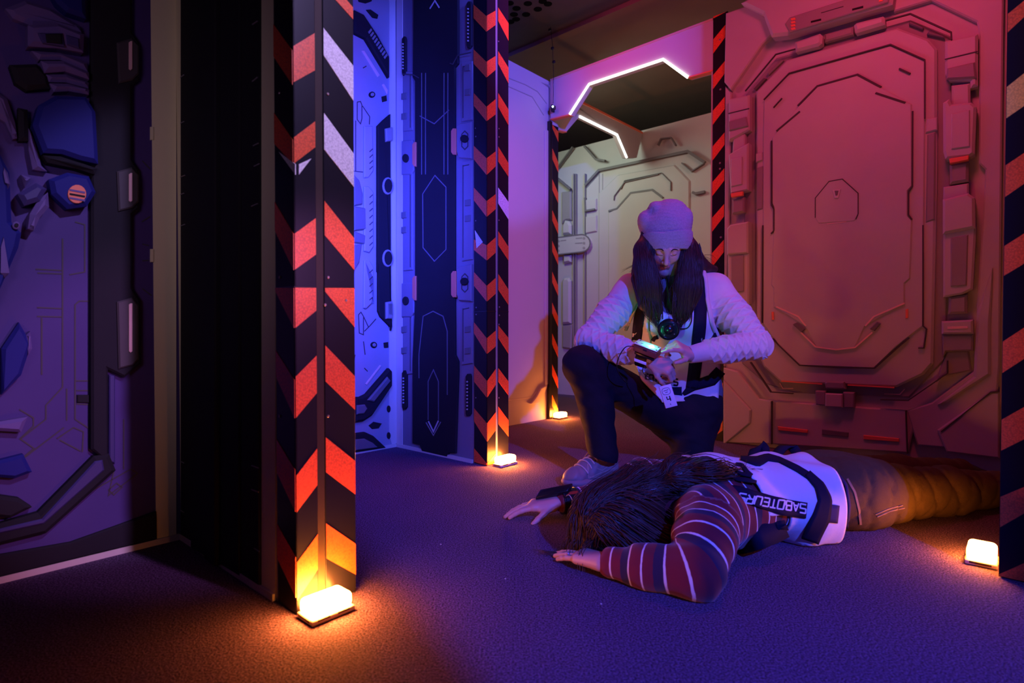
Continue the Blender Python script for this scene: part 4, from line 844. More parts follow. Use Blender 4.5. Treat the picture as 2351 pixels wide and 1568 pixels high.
core = Sdf(); core.chain([pel, bel, che], [.12, .11, .12], .05, (FR, .6)); core.chain([che, nek], [.10, .055], .04); core.chain([nek, shR, elR, wrR], [.05, .042, .032, .023], .02); core.chain([nek, shL, elL, wrL], [.05, .042, .032, .023], .02)
core.chain([hpR, knR, anR], [.07, .05, .035], .03); core.chain([hpL, knL, anL], [.07, .05, .035], .03)
hp_, hq_ = head.mesh(.0020)
bp_, bq_ = joinq([core.mesh(.010), (hp_, hq_), handR.mesh(.0022), handL.mesh(.0022)])
cen = bp_[bq_].mean(1); loc = np.stack([(cen-head_c)@hx, (cen-head_c)@hf, (cen-head_c)@hu], 1)
fm = np.zeros(len(cen), int)
lipm = (np.abs(loc[:, 0]) < .023-.25*np.abs(loc[:, 2]+.063)) & (loc[:, 2] > -.0735) & (loc[:, 2] < -.0525) & (loc[:, 1] > .076); fm[lipm] = 1
bod = mkq('body', bp_, bq_, [M['skin'], M['lip']], wp, fmat=fm)
def onto(sdf, P, it=8):
    for _ in range(it): P = P-sdf.grad(P)*sdf.eval(P)[:, None]
    return P
for sg in (-1, 1):
    q = onto(head, np.array([HL(sg*a, .085, c) for a, c in [(.013, .0215), (.022, .0245), (.032, .0260), (.041, .0240), (.049, .0195)]])); mk('eyebrow', *tubev(smoothpath(q, 10), np.array([.0020, .0026, .0028, .0028, .0027, .0026, .0024, .0020, .0016, .0010]), 6), M['brow'], bod, True)
    q = onto(head, np.array([HL(sg*a, .09, c) for a, c in [(.019, -.0020), (.025, -.0050), (.031, -.0060), (.037, -.0050), (.044, -.0015)]])); mk('eyelash', *tubev(smoothpath(q, 10), .0011, 5), M['brow'], bod, True)
mkq('shirt', *torso.mesh(.007), M['shirt'], wp)
# trousers
tr_s = Sdf(ripple=lambda P: .0022*np.sin(P[:, 2]*95+P[:, 0]*40+3*np.sin(P[:, 1]*30))*np.sin(P[:, 0]*33+P[:, 1]*41))
tr_s.chain([pel-EZ*.02, hpR], [.130, .100], .05, (FR, .8)).chain([pel-EZ*.02, hpL], [.130, .105], .05, (FR, .8)).chain([hpR, knR], [.098, .078], .04).chain([knR, (knR+anR)/2+np.array([.02, .02, 0]), anR-EZ*.015], [.074, .068, .062], .03)
tr_s.chain([hpL, knL+EZ*.02], [.105, .085], .04).chain([knL+EZ*.02, anL+EZ*.02], [.076, .05], .03)
hem_cut = anR-EZ*.018
tp_, tq_ = tr_s.mesh(.007)
keep = ~np.all(((tp_-hem_cut)@nrm([.30, 0, 1.0]))[tq_] < 0, axis=1) | np.all(np.linalg.norm(tp_[:, :2]-anR[:2], axis=1)[tq_] > .15, axis=1)
mkq('trousers', *tidy(tp_, tq_[keep]), M['trouser'], wp)
# cardigan: sleeves, shoulders and back with the front left open
cd = Sdf(); cd.chain([pel+EZ*.06, bel, che], [.165, .165, .178], .05, (FR, .66)).add(Cone(che, at(1546, 672, 2.61), .172, .11, .05, (FR, .64)))
cd.chain([nek-EZ*.028, shR], [.068, .072], .03).chain([nek-EZ*.028, shL], [.068, .072], .03)
cd.chain([shR, (shR+elR)/2, elR], [.072, .064, .056], .03).chain([elR, (elR+wrR)/2, wrR-(wrR-elR)*.10], [.056, .052, .038], .02)
cd.chain([shL, (shL+elL)/2, elL], [.074, .066, .058], .03).chain([elL, (elL+wrL)/2, wrL-(wrL-elL)*.02], [.058, .053, .040], .02)
armR = [shR, elR, wrR]; armL = [shL, elL, wrL]
def knit_d(P):
    out = np.zeros(len(P))
    for arm in (armR, armL):
        L, d, an = along(P, arm); m = (d < .095) & (L > .07); Lt = sum(np.linalg.norm(b-a) for a, b in zip(arm[:-1], arm[1:]))
        p = L/.036; q = an*5/(2*math.pi); v = np.minimum(np.abs(np.sin(math.pi*(p+q))), np.abs(np.sin(math.pi*(p-q))))
        rib = .5+.5*np.sin(L*2*math.pi/.006)
        cuff = np.clip((L-(Lt-.075))/.01, 0, 1); fade = np.clip((L-.07)/.05, 0, 1)
        val = (-.0085*(1-np.clip(v*1.4, 0, 1))+.0025)*(1-cuff)*fade+cuff*(.0035+.0006*rib); out = np.where(m, val, out)
    return out+.0018*np.sin(P[:, 0]*38+P[:, 2]*52+2*np.sin(P[:, 1]*25))
cd.ripple = knit_d
kp, kq = cd.mesh(.0040)
kc = kp[kq].mean(1); fz = (kc-che)@FR
pxy = np.stack([1175.5+F*(kc[:, 0])/kc[:, 1], 760-F*(kc[:, 2]-H)/kc[:, 1]], 1)
lx = np.interp(pxy[:, 1], [560, 625, 690, 735, 770, 800], [1505, 1482, 1464, 1446, 1432, 1425]); rx = np.interp(pxy[:, 1], [560, 600, 640, 690, 740, 765], [1580, 1602, 1618, 1622, 1632, 1662])
dA = np.minimum(along(kc, armR)[1], along(kc, armL)[1]); dT = torso.eval(kc)
op = (fz > -.02) & (pxy[:, 0] > lx) & (pxy[:, 0] < rx) & (dT < .035) & (pxy[:, 1] < 950)
low = (pxy[:, 1] > 775) & (dT < .030) & (dA > .075)
end = np.zeros(len(kc), bool)
for e, w in ((elR, wrR), (elL, wrL)):
    u = nrm(w-e); k_ = .006 if w is wrL else -.020
    end |= ((kc-w)@u > k_) & (np.linalg.norm(kc-w, axis=1) < .09)
card = mkq('cardigan', *tidy(kp, kq[~(op | low | end)]), M['knit'], wp)
md = card.modifiers.new('thickness', 'SOLIDIFY'); md.thickness = .004; md.offset = -1
edge = [(1481, 622), (1466, 690), (1450, 728), (1437, 758)]; mk('cardigan_edge', *ribbon(edge, 7, 3, torso.grow(.012), .008, .008), M['knit'], wp, True)
edge = [(1606, 602), (1619, 640), (1623, 690), (1633, 742), (1648, 775)]; mk('cardigan_edge', *ribbon(edge, 8, 3, torso.grow(.012), .008, .008), M['knit'], wp, True)
# vest
torso_vest = Sdf(list(torso.p)); torso_vest.add(Cone(hpR, hpR*.5+knR*.5, .100, .088, .03)); vs = torso_vest.grow(.006); vs.ripple = lambda P: .002*np.sin(P[:, 0]*60+P[:, 2]*25)
def grid(quad, nu, nv):
    s, t = np.meshgrid(np.linspace(0, 1, nu), np.linspace(0, 1, nv)); return bil(quad, s.ravel(), t.ravel())
NU, NV = 34, 46; ys = np.linspace(668, 921, NV); vl = np.interp(ys, [668, 740, 800, 870, 921], [1474, 1455, 1452, 1470, 1520]); vr = np.interp(ys, [668, 740, 770, 850, 921], [1612, 1634, 1650, 1652, 1648])
vp = np.array([[vl[j]+(vr[j]-vl[j])*i/(NU-1), ys[j]] for j in range(NV) for i in range(NU)])
u_ = np.linspace(-1, 1, NU); top = np.where(np.abs(u_) < .62, 722-(np.abs(u_)/.62)**2*30, 640)
for i in range(NU):
    col = np.linspace(top[i], 921-3*u_[i], NV); vp[i::NU, 1] = col; xl = np.interp(col, ys, vl); xr = np.interp(col, ys, vr); xl = np.where(col < 668, 1478, xl); xr = np.where(col < 668, 1610, xr); vp[i::NU, 0] = xl+(xr-xl)*i/(NU-1)
vest = mk('vest', *sheet(vp, NU, NV, vs, .004, .005), M['vest'], wp, True)
for path, w in [([(1492, 640), (1478, 690), (1468, 740), (1463, 790), (1464, 815)], [15, 20, 22, 20, 18]), ([(1598, 620), (1608, 690), (1605, 745), (1600, 800), (1588, 890)], [22, 26, 28, 28, 28]),
                ([(1568, 905), (1592, 884), (1632, 872), (1652, 850)], [8, 22, 26, 24]), ([(1520, 893), (1545, 898), (1565, 898)], [18, 20, 22]), ([(1500, 781), (1506, 771), (1511, 771)], 9)]:
    mk('vest_strap', *ribbon(path, w, 4, vs, .008, .004, 7), M['navy'], vest, True)
Q4 = [(1459, 853), (1558, 870), (1557, 884), (1458, 867)]
word('SABOTEURS', Q4, 3.4, vs, .0055, M['ink'], vest, .2, skip=(0, 1, 6, 7))
# strap buckle flap sticking out at the side
for q in [[at(1648, 752, 2.52), at(1632, 782, 2.50), at(1658, 784, 2.55)]]:
    q = np.array(q); v = list(q)+list(q+Y_*.006); mk('buckle_flap', v, [(0, 1, 2), (5, 4, 3), (0, 3, 4, 1), (1, 4, 5, 2), (2, 5, 3, 0)], M['navy'], vest)
# beanie
bu = nrm([-.02, -.16, .98]); bx_ = nrm(np.cross(hf, bu)); bf = np.cross(bu, bx_)
bc = at(1527, 545, 2.50); BL = lambda a, b, c: bc+bx_*a+bf*b+bu*c
if bx_@X_ < 0: bx_ = -bx_
rip = lambda P: .0007*np.sin(((P-bc)@bu)*420+1.5*np.sin((P-bc)@bx_*60))+.0022*np.sin((P-bc)@bx_*46+(P-bc)@bu*30+1.0)
be = Sdf([Ell(BL(.004, -.012, .035), (bx_, bf, bu), (.108, .108, .118), .03), Ell(BL(-.048, .01, .118), (bx_, bf, bu), (.031, .045, .036), .014), Ell(BL(.028, -.005, .108), (bx_, bf, bu), (.062, .06, .055), .02), Ell(BL(-.085, 0, .070), (bx_, bf, bu), (.032, .05, .045), .022), Ell(BL(.088, 0, .078), (bx_, bf, bu), (.026, .05, .04), .022),
          Cone(BL(-.017, .03, .180), BL(-.021, .10, .118), .011, .004, .012, None, True), Cone(BL(-.062, .05, .118), BL(-.078, .06, .085), .004, .003, .008, None, True), Half(BL(0, 0, -.062), -bu+.10*bf)], rip)
bo = mkq('beanie', *be.mesh(.0042), M['beanie'], wp)
cf = Sdf([Ell(BL(.004, -.010, .012), (bx_, bf, bu), (.1135, .1135, .16), .02), Half(BL(0, 0, .016), bu-.12*bf-.05*bx_), Half(BL(0, 0, -.058), -bu+.12*bf)], rip)
mkq('beanie_cuff', *cf.mesh(.0042), M['beanie'], bo)
# hair
hs = Sdf(); hs.chain([at(1486, 530, 2.49), at(1479, 575, 2.46), at(1479, 610, 2.44), at(1490, 655, 2.435), at(1506, 712, 2.445)], [.026, .030, .031, .036, .030], .03, (FR, .42))
hs.chain([at(1462, 640, 2.52), at(1478, 700, 2.47)], [.026, .022], .03, (FR, .5))
hs.chain([at(1572, 530, 2.50), at(1578, 575, 2.47), at(1582, 610, 2.45), at(1576, 660, 2.435), at(1566, 712, 2.44)], [.028, .034, .040, .045, .034], .03, (FR, .42))
hs.chain([at(1590, 575, 2.53), at(1612, 612, 2.57), at(1640, 618, 2.60)], [.03, .03, .016], .02); hs.chain([at(1470, 590, 2.52), at(1462, 628, 2.55)], [.03, .025], .02)
hs.add(Ell(head_c-hf*.03, (hx, hf, hu), (.088, .085, .095), .02))
hs.add(Cone(HL(0, .075, -.02), HL(0, .12, -.09), .055, .045, .015, None, True))
g = np.random.default_rng(5)
stx = np.concatenate([g.uniform(1462, 1508, 420), g.uniform(1558, 1612, 480)]); sty = np.concatenate([g.uniform(556, 655, 420), g.uniform(552, 655, 480)])
st = surf_points(hs, stx, sty); fl_ = lambda P, t: np.stack([np.where(P[:, 0] > .68, -.07, .12)+.04*np.sin(P[:, 2]*31+P[:, 0]*97), 0*P[:, 0], -1+0*P[:, 0]], 1)
parts = strands(hs, st, fl_, 15, .0165, .0014, None, '', None, .003, jitter=.06)
wis = []
for k in range(46):
    x = g.uniform(1478, 1510) if k < 20 else g.uniform(1545, 1600); y = g.uniform(668, 690); a = at(x, y, 2.425); wis.append(tubev(smoothpath([a, a+np.array([g.normal(0, .006), -.004, -.035]), a+np.array([g.normal(.004 if k < 20 else -.006, .012), -.002, -.085+g.normal(0, .012)])], 8), np.linspace(.002, .0006, 8), 4, False))
for k in range(9):
    a = at(1595+g.uniform(-5, 5), 580+g.uniform(0, 14), 2.52); e = at(1632+g.uniform(-14, 30), 612+g.uniform(-4, 16), 2.6); wis.append(tubev(smoothpath([a, (a+e)/2+np.array([g.normal(0, .006), -.02, .016+g.normal(0, .006)]), e], 10), np.linspace(.0012, .0003, 10), 4, False))
for k in range(7):
    a = at(1476, 600+g.uniform(-6, 10), 2.5); e = at(1430+g.uniform(-6, 20), 622+g.uniform(-6, 6), 2.56); wis.append(tubev(smoothpath([a, (a+e)/2+np.array([0, -.01, .004]), e], 8), np.linspace(.0012, .0004, 8), 4, False))
hv, hq = hs.mesh(.005); hair = mkq('hair', hv, hq, M['hair'], wp); mk('hair_strands', *merge(parts+wis), M['hair'], hair, True)['kind'] = 'stuff'
# front foot: sock and sneaker
heel, toe = onfloor(1414, 1104)+np.array([0, .03, 0]), onfloor(1302, 1122)
sd = nrm(toe-heel); sx = np.array([sd[1], -sd[0], 0])
SL = lambda f, s_, z: heel+sd*f+sx*s_+EZ*z
sl = np.linalg.norm(toe-heel)
skr = lambda P: .0012*np.sin(((P-heel)@sd)*150+P[:, 2]*120)
so = Sdf(); so.chain([SL(.03, 0, .020), SL(.12, .004, .018), SL(sl-.06, .012, .020), SL(sl-.045, .010, .022)], [.036, .036, .047, .044], .02, (EZ, .42)); so.add(Half(SL(0, 0, .002), -EZ))
up = Sdf(); up.chain([SL(.035, 0, .045), SL(.05, 0, .085), SL(.060, 0, .118)], [.038, .036, .038], .03).chain([SL(.04, 0, .05), SL(.14, .006, .050), SL(sl-.055, .012, .038)], [.038, .042, .040], .03).add(Cone(SL(.065, 0, .10), SL(.16, .006, .060), .032, .030, .03), Ell(SL(sl-.05, .012, .034), (sd, sx, EZ), (.048, .045, .033), .02), Ell(SL(.052, 0, .150), (sd, sx, EZ), (.028, .026, .05), .01, True))
up.ripple = skr
sh = mkq('shoe', *up.mesh(.0035), M['shoe'], wp); mkq('shoe_sole', *so.mesh(.004), M['sole'], sh)
sk = Sdf(); sk.chain([SL(.055, 0, .10), anR+EZ*.04], [.042, .047], .01); mkq('sock', *sk.mesh(.005), M['sock'], wp)
for k in range(6):
    f0 = .088+.019*k; q = onto(up, np.array([SL(f0, w, .150-.016*k-abs(w)*.5) for w in (-.030, -.018, -.006, .006, .018, .032)])); q = q+up.grad(q)*.002
    mk('lace', *tubev(smoothpath(q, 12), .0034, 6), M['lace'], sh, True)
for lp_pts in [[(.092, .012, .150), (.085, .036, .135), (.098, .046, .112), (.110, .036, .120), (.096, .012, .146)], [(.092, -.006, .152), (.100, .020, .146), (.125, .040, .112), (.140, .044, .090)]]:
    mk('lace', *tubev(smoothpath([SL(*q) for q in lp_pts], 14), .0028, 6), M['lace'], sh, True)
for f, z in [(.062, .088), (.076, .082), (.052, .094)]:
    p = trace(up, *[np.array([q]) for q in (1175.5+F*SL(f, .04, z)[0]/SL(f, .04, z)[1], 760-F*(z-H)/SL(f, .04, z)[1])]); mk('eyelet', *tubev([p[0], p[0]+nrm(CAM-p[0])*.002], .003, 8), M['ink'], sh)
for pth in [[(1349, 1062), (1350, 1078), (1351, 1098)], [(1352, 1098), (1378, 1086), (1412, 1074)], [(1352, 1095), (1385, 1096), (1420, 1092)], [(1372, 1076), (1383, 1080), (1396, 1070)], [(1395, 1060), (1412, 1062)]]:
    mk('shoe_seam', *ribbon(pth, 1.6, 2, up, .0014, .002, 3), M['edge'], sh)
# wrist console, band, pendant and badge
d0 = at(1455, 789, 2.27); dl = at(1508, 809, 2.245)-d0; dd = at(1467, 780, 2.33)-d0; dh = at(1453, 805, 2.275)-d0
t = thing('wrist_console', 'small boxy console with a glowing green light strapped to the raised wrist', 'device', d0+dh)
box('case', d0+dh, dl, dd, -dh*.93, M['boxred'], t, .003); box('top_plate', d0-dh*.02, dl, dd, -dh*.10, M['plate'], t, .001)
nh = nrm(-dh)
for a, b in [(.08, .2), (.93, .2), (.1, .82), (.9, .8)]: mk('screw', *tubev([d0+dl*a+dd*b+nh*.0025, d0+dl*a+dd*b+nh*.0045], .0035, 8), M['plastic'], t)
mk('button', *tubev([d0+dl*.30+dd*.45+nh*.002, d0+dl*.30+dd*.45+nh*.0055], .008, 12), M['plate'], t, False); box('port', d0+dl*.42+dh*.45-nrm(dd)*.001, dl*.16, dd*.03, -dh*.22, M['ink'], t)
gp = d0+dl*.68+dd*.45+nh*.005; mk('green_diode', *tubev([gp-nh*.004, gp, gp+nh*.004, gp+nh*.006], [.010, .010, .008, .003], 12), M['green'], t, True)
gl = light('green_diode_light', 'POINT', gp+nh*.018-nrm(dd)*.0, None, .26, (.05, 1.0, .35), .006); gl.parent = t; gl.matrix_parent_inverse = Matrix.Translation(-Vector(t['_o']))
box('mount', d0+dh*1.0+dl*.05+dd*.1, dl*.85, dd*.8, dh*.5, M['plastic'], t, .003)
u = nrm(wrR-elR); cxx = wrR-u*.022
ring = [cxx+.034*(nrm(np.cross(u, EZ))*math.cos(a)+np.cross(u, nrm(np.cross(u, EZ)))*math.sin(a)) for a in np.linspace(0, 2*math.pi, 25)]
def band(name, c, u, r0, r1, w, m, par, n=24):
    x = nrm(np.cross(u, EZ)); y = np.cross(u, x); V = []; 
    for i in range(n):
        a = 2*math.pi*i/n; d = x*math.cos(a)+y*math.sin(a); V += [c+d*r0-u*w/2, c+d*r1-u*w/2, c+d*r1+u*w/2, c+d*r0+u*w/2]
    fc = []
    for i in range(n):
        j = (i+1) % n
        for k in range(4): fc.append((i*4+k, j*4+k, j*4+(k+1) % 4, i*4+(k+1) % 4))
    return mk(name, V, fc, m, par, False)
band('strap', cxx-u*.006, u, .034, .040, .042, M['plastic'], t)
box('strap_glint', at(1456, 822, 2.262), at(1484, 832, 2.255)-at(1456, 822, 2.262), Y_*.004, at(1456, 829, 2.262)-at(1456, 822, 2.262), M['plate'], t, .001)  # white glint on the black strap, built as a thin pale bar
band('wristband', wrR+u*.006, u, .0275, .031, .016, M['plate'], wp)
tube('console_cable', smoothpath([d0+dh*.4, at(1436, 797, 2.27), at(1420, 822, 2.27), at(1417, 848, 2.28), at(1428, 868, 2.31), at(1440, 880, 2.36)], 26), .0022, M['plastic'], t, 6)
pc0 = trace(vs, np.array([1534.]), np.array([755.]))[0]+FR*.024; pu = nrm(EZ-FR*np.dot(EZ, FR)); pxv = np.cross(FR, pu)
t = thing('pendant_speaker', 'round black speaker pendant hanging at the chest of the kneeling person', 'pendant', pc0)
mk('shell', *tubev([pc0-FR*.016, pc0-FR*.012, pc0+FR*.004, pc0+FR*.011, pc0+FR*.013], [.040, .046, .046, .040, .030], 32), M['plastic'], t, True)
mk('dome', *tubev([pc0+FR*.012, pc0+FR*.018, pc0+FR*.0225, pc0+FR*.024], [.021, .018, .010, .003], 24), M['plastic'], t, True)
mk('rim', *merge([tubev([pc0+FR*.012+.036*(pxv*math.cos(a)+pu*math.sin(a)) for a in np.linspace(0, 2*math.pi, 33)], .0022, 6)]), M['plastic'], t, True)
for a in (.5, 2.3, 3.8, 5.4): c = pc0+FR*.012+.029*(pxv*math.cos(a)+pu*math.sin(a)); mk('screw', *tubev([c-FR*.002, c+FR*.002], .003, 8), M['metal'], t)
for p in [[(1521, 732), (1520, 712), (1516, 690), (1520, 660)], [(1552, 738), (1556, 720), (1568, 690), (1588, 650), (1602, 615)], [(1560, 754), (1577, 752), (1586, 738), (1588, 715), (1592, 690)]]:
    tube('cord', smoothpath(trace(torso, np.array([q[0] for q in p], float), np.array([q[1] for q in p], float))+FR*.016, 18), .0024, M['plastic'], t, 6)
B0, B1, B2, B3 = at(1513, 888, 2.22), at(1540, 881, 2.22), at(1558, 929, 2.21), at(1529, 938, 2.21)
bn = nrm(np.cross(B1-B0, B3-B0)); bn = bn*np.sign(bn@(CAM-B0))
t = thing('badge', 'small white badge card numbered 4 dangling below the clenched hand', 'badge', B3)
box('card', B0, B1-B0, B3-B0, -bn*.008, M['card'], t, .0015)
BQ = lambda a, b, e=.0006: B0+(B1-B0)*a+(B3-B0)*b+bn*e
def flat_stroke(pts, w, m, name):
    V, fc = [], []; pts = [np.asarray(p) for p in pts]
    for i, p in enumerate(pts):
        tt = nrm(pts[min(i+1, len(pts)-1)]-pts[max(i-1, 0)]); s = np.cross(bn, tt)*w/2; V += [p+s, p-s, p+s-bn*.0012, p-s-bn*.0012]
    for i in range(len(pts)-1): a, b = i*4, i*4+4; fc += [(a+1, b+1, b, a), (a, b, b+2, a+2), (a+3, b+3, b+1, a+1)]
    return mk(name, V, fc, m, t)
ov = []
for i in range(25):
    a = 2*math.pi*i/24; cx, sy = math.cos(a), math.sin(a); ov.append(BQ(.45+.33*np.sign(cx)*abs(cx)**.7, .27+.15*np.sign(sy)*abs(sy)**.7))
flat_stroke(ov, .0014, M['ink'], 'logo_outline')
for q in [((.24, .24), (.66, .22)), ((.34, .32), (.56, .31))]: flat_stroke([BQ(*q[0]), BQ(*q[1])], .0028, M['shade'], 'small_print')
for st in GLY['4']:
    flat_stroke([BQ(.34+.30*x, .50+.22*y) for x, y in st], .0042, M['ink'], 'numeral')
flat_stroke([BQ(.44, .84), BQ(.48, .86), BQ(.47, .90)], .002, M['ink'], 'small_print')
tube('loop', smoothpath([BQ(.25, -.02), at(1500, 872, 2.25), at(1478, 858, 2.27), at(1476, 842, 2.27)], 14), .0018, M['plastic'], t, 6)
# ------------------------------------------------------------------ lying person
lp = thing('person', 'person lying face down in a striped jersey with long dark hair over the carpet', 'person', np.array([.75, 1.78, 0]))
Sd = nrm([.947, .32, 0]); Sn = np.array([Sd[1], -Sd[0], 0])      # towards the feet / towards the near flank
nk, ch_, ws, hp = np.array([.455, 1.70, .125]), np.array([.60, 1.745, .110]), np.array([.86, 1.84, .100]), np.array([1.08, 1.91, .105])
T = Sdf(ripple=lambda P: .003*np.sin(P@Sd*42+P@Sn*30+2*np.sin(P[:, 2]*30)))
T.chain([ch_, ws, hp], [.185, .160, .178], .05, (EZ, .60)).add(Cone(nk, ch_, .075, .17, .05, (EZ, .62)))
ln_, lf_ = np.array([.530, 1.535, .120]), np.array([.430, 1.87, .135])       # near and far shoulder
eN, wN = np.array([.440, 1.355, .056]), np.array([.236, 1.468, .036]); eF, wF = np.array([.375, 2.02, .055]), np.array([.150, 1.95, .046])
J = Sdf(T.p, T.ripple); J.p = list(T.p)
J.chain([ch_+Sn*.06, ln_], [.10, .078], .05).chain([ch_-Sn*.06, lf_], [.10, .075], .05)
J.chain([ln_, (ln_+eN)/2+EZ*.012, eN], [.080, .070, .060], .04).chain([eN, (eN+wN)/2, wN+(eN-wN)*.10], [.060, .053, .038], .025)
J.chain([lf_, eF], [.072, .055], .03).chain([eF, wF+(eF-wF)*.12], [.055, .037], .02)
J.ripple = lambda P: .0025*np.sin(P@Sd*70+P[:, 2]*60+2*np.sin(P@Sn*30))*np.sin(P[:, 1]*34+P[:, 0]*21)
jp_, jq_ = J.mesh(.006)
jp_[:, 2] = np.maximum(jp_[:, 2], .004)
fil = [ln_+(ln_-eN)*.6, ln_*.35+eN*.65]+[(1-t)**2*(ln_*.35+eN*.65)+2*t*(1-t)*eN+t*t*(eN*.65+wN*.35) for t in np.linspace(.1, .9, 9)]+[eN*.65+wN*.35, wN]
Lc = sum(np.linalg.norm(b-a) for a, b in zip(fil[:6], fil[1:7]))
an_, dn_, _ = along(jp_, fil); af_, df_, _ = along(jp_, [lf_, eF, wF]); tor = (jp_-ch_)@Sd
dtor = T.eval(jp_); dn2, df2 = dn_-.078, df_-.074
Le = np.linalg.norm(ln_-eN)*.6; an_ = an_+(.425-.15)*.085-Lc
att = np.where((dn2 < dtor+.02) & (an_ > Le+.02-Lc+.0234), an_, np.where((df2 < dtor) & (af_ > .03), af_, tor+.5))
ed = np.concatenate([jq_[:, [i, (i+1) % 4]] for i in range(4)]); dg = np.bincount(ed.ravel(), minlength=len(jp_)).astype(float)
ed = ed[np.abs(att[ed[:, 0]]-att[ed[:, 1]]) < .018]; dg = np.bincount(ed.ravel(), minlength=len(jp_)).astype(float)
for _ in range(8):
    sm = np.bincount(ed[:, 0], att[ed[:, 1]], len(jp_))+np.bincount(ed[:, 1], att[ed[:, 0]], len(jp_)); att = np.where(dg > 0, .4*att+.6*sm/np.maximum(dg, 1), att)
jk = ((jp_-nk)@Sd < .50-.25*((jp_-nk)@Sn))[jq_].any(1); us_, iv_ = np.unique(jq_[jk], return_inverse=True)
mkq('jersey', jp_[us_], iv_.reshape(-1, 4), M['striped'], lp, attrs={'along': att[us_]})
hc = np.array([.285, 1.625, .090])
Hd = Sdf([Ell(hc, (Sd, Sn, EZ), (.098, .078, .078), .02), Cone(hc, nk, .055, .06, .03), Ell(hc-Sd*.03-EZ*.035, (Sd, Sn, EZ), (.06, .055, .050), .03)])
hN = hand(wN, np.array([.118, 1.600, .02])-wN, [.77, .64, 0], [0, 0, 1], [(.10, .12, .1), (.08, .12, .1), (.08, .12, .1), (.1, .14, .1)], spread=.18, size=.95, tcurl=.05, armdir=eN-wN)
hF = hand(wF, np.array([-.035, 1.925, .030])-wF, [.12, -1, 0], [0, 0, 1], [(.12, .2, .15), (.12, .2, .15), (.12, .22, .15), (.15, .25, .2)], spread=.15, size=.98, tcurl=.2, armdir=eF-wF)
C2_ = Sdf(); C2_.chain([nk, ch_, ws, hp], [.06, .12, .11, .12], .05, (EZ, .6)); C2_.chain([ln_, eN, wN], [.05, .036, .024], .02); C2_.chain([lf_, eF, wF], [.05, .036, .024], .02)
bp_, bq_ = joinq([C2_.mesh(.010), Hd.mesh(.006), hN.mesh(.0022), hF.mesh(.0022)]); bp_[:, 2] = np.maximum(bp_[:, 2], .002)
mkq('body', bp_, bq_, M['skin'], lp)
# trousers
kn1, kn2 = np.array([1.50, 1.985, .075]), np.array([1.46, 2.18, .075]); ak1, ak2 = np.array([1.90, 2.12, .05]), np.array([1.84, 2.36, .05])
K = Sdf(ripple=lambda P: .011*(1-np.abs(np.sin(P@Sd*24+P[:, 2]*11+1.3*np.sin(P@Sn*13+P@Sd*6))))**3*np.clip((P@Sd-1.48)*4, 0, 1)+.005*(1-np.abs(np.sin(P@Sd*37-P[:, 2]*21+1.1*np.sin(P@Sn*18))))**3)
K.chain([hp-Sd*.16, hp+Sd*.03], [.165, .180], .05, (EZ, .62)).chain([hp+Sn*.075, kn1, ak1], [.105, .078, .056], .05).chain([hp-Sn*.075, kn2, ak2], [.105, .078, .056], .05)
kp_, kq_ = K.mesh(.007); kp_[:, 2] = np.maximum(kp_[:, 2], .003); trs = mkq('trousers', kp_, kq_, M['khaki'], lp)
for pth, w in [([(1945, 1100), (1962, 1130), (1972, 1170), (1976, 1204)], 5), ([(2010, 1181), (2040, 1168), (2072, 1160)], 1.6), ([(2014, 1186), (2045, 1173), (2076, 1166)], 1.6)]:
    mk('stitching', *ribbon(pth, w, 2, K, .002, .003, 5), M['stitch'], trs)
mk('belt', *ribbon([(1904, 1078), (1925, 1110), (1934, 1160), (1931, 1215)], 14, 3, K, .007, .006, 6), M['navy'], lp, True)
mk('belt', *ribbon([(1918, 1082), (1942, 1115), (1948, 1160), (1944, 1210)], 6, 3, K, .005, .006, 6), M['navy2'], lp, True)
for an in (ak1, ak2):
    S = Sdf().chain([an-EZ*.005, an+Sd*.05-EZ*.010, an+Sd*.10+Sn*.03-EZ*.018], [.045, .042, .030], .02, (EZ, .9)); q = S.mesh(.006); q[0][:, 2] = np.maximum(q[0][:, 2], .003); mkq('shoe', *q, M['plastic'], lp)
# vest over the back, flank hanging to the carpet
V = Sdf(ripple=lambda P: .0060*np.sin(P@Sd*26+P@Sn*20+1.8*np.sin(P@Sn*17+P@Sd*9))+.0035*np.sin(P@Sd*17-P@Sn*46+1.2*np.sin(P@Sd*31)))
V.chain([ch_, ws, hp-Sd*.05], [.196, .178, .188], .05, (EZ, .64)).add(Cone(nk+Sd*.03, ch_, .12, .185, .05, (EZ, .66)))
flare = onfloor(1905, 1236); V.add(Cone(hp-Sd*.16+Sn*.12+EZ*.02, flare+EZ*.0, .07, .022, .06), Cone(hp-Sd*.10+Sn*.12, flare+EZ*.012-Sd*.11+Sn*.01, .07, .018, .06))
vp_, vq_ = V.mesh(.006); vc = vp_[vq_].mean(1); su = (vc-nk)@Sd; sw = (vc-nk)@Sn
armhole = (np.hypot(su-.10, (sw-.205)*1.0) < .10) | (np.hypot(su-.10, sw+.205) < .09) | ((sw > .13) & (su < .29) & (vc[:, 2] < .115-.0*su))
keep = (su > .035) & (su < .535-.30*sw) & (vc[:, 2] > .006) & ~armhole & ((vc[:, 2] > .055) | (sw > .02) | (sw < -.1))
vest2 = mkq('vest', *tidy(vp_, vq_[keep]), M['vest'], lp); md = vest2.modifiers.new('thickness', 'SOLIDIFY'); md.thickness = .004; md.offset = 0
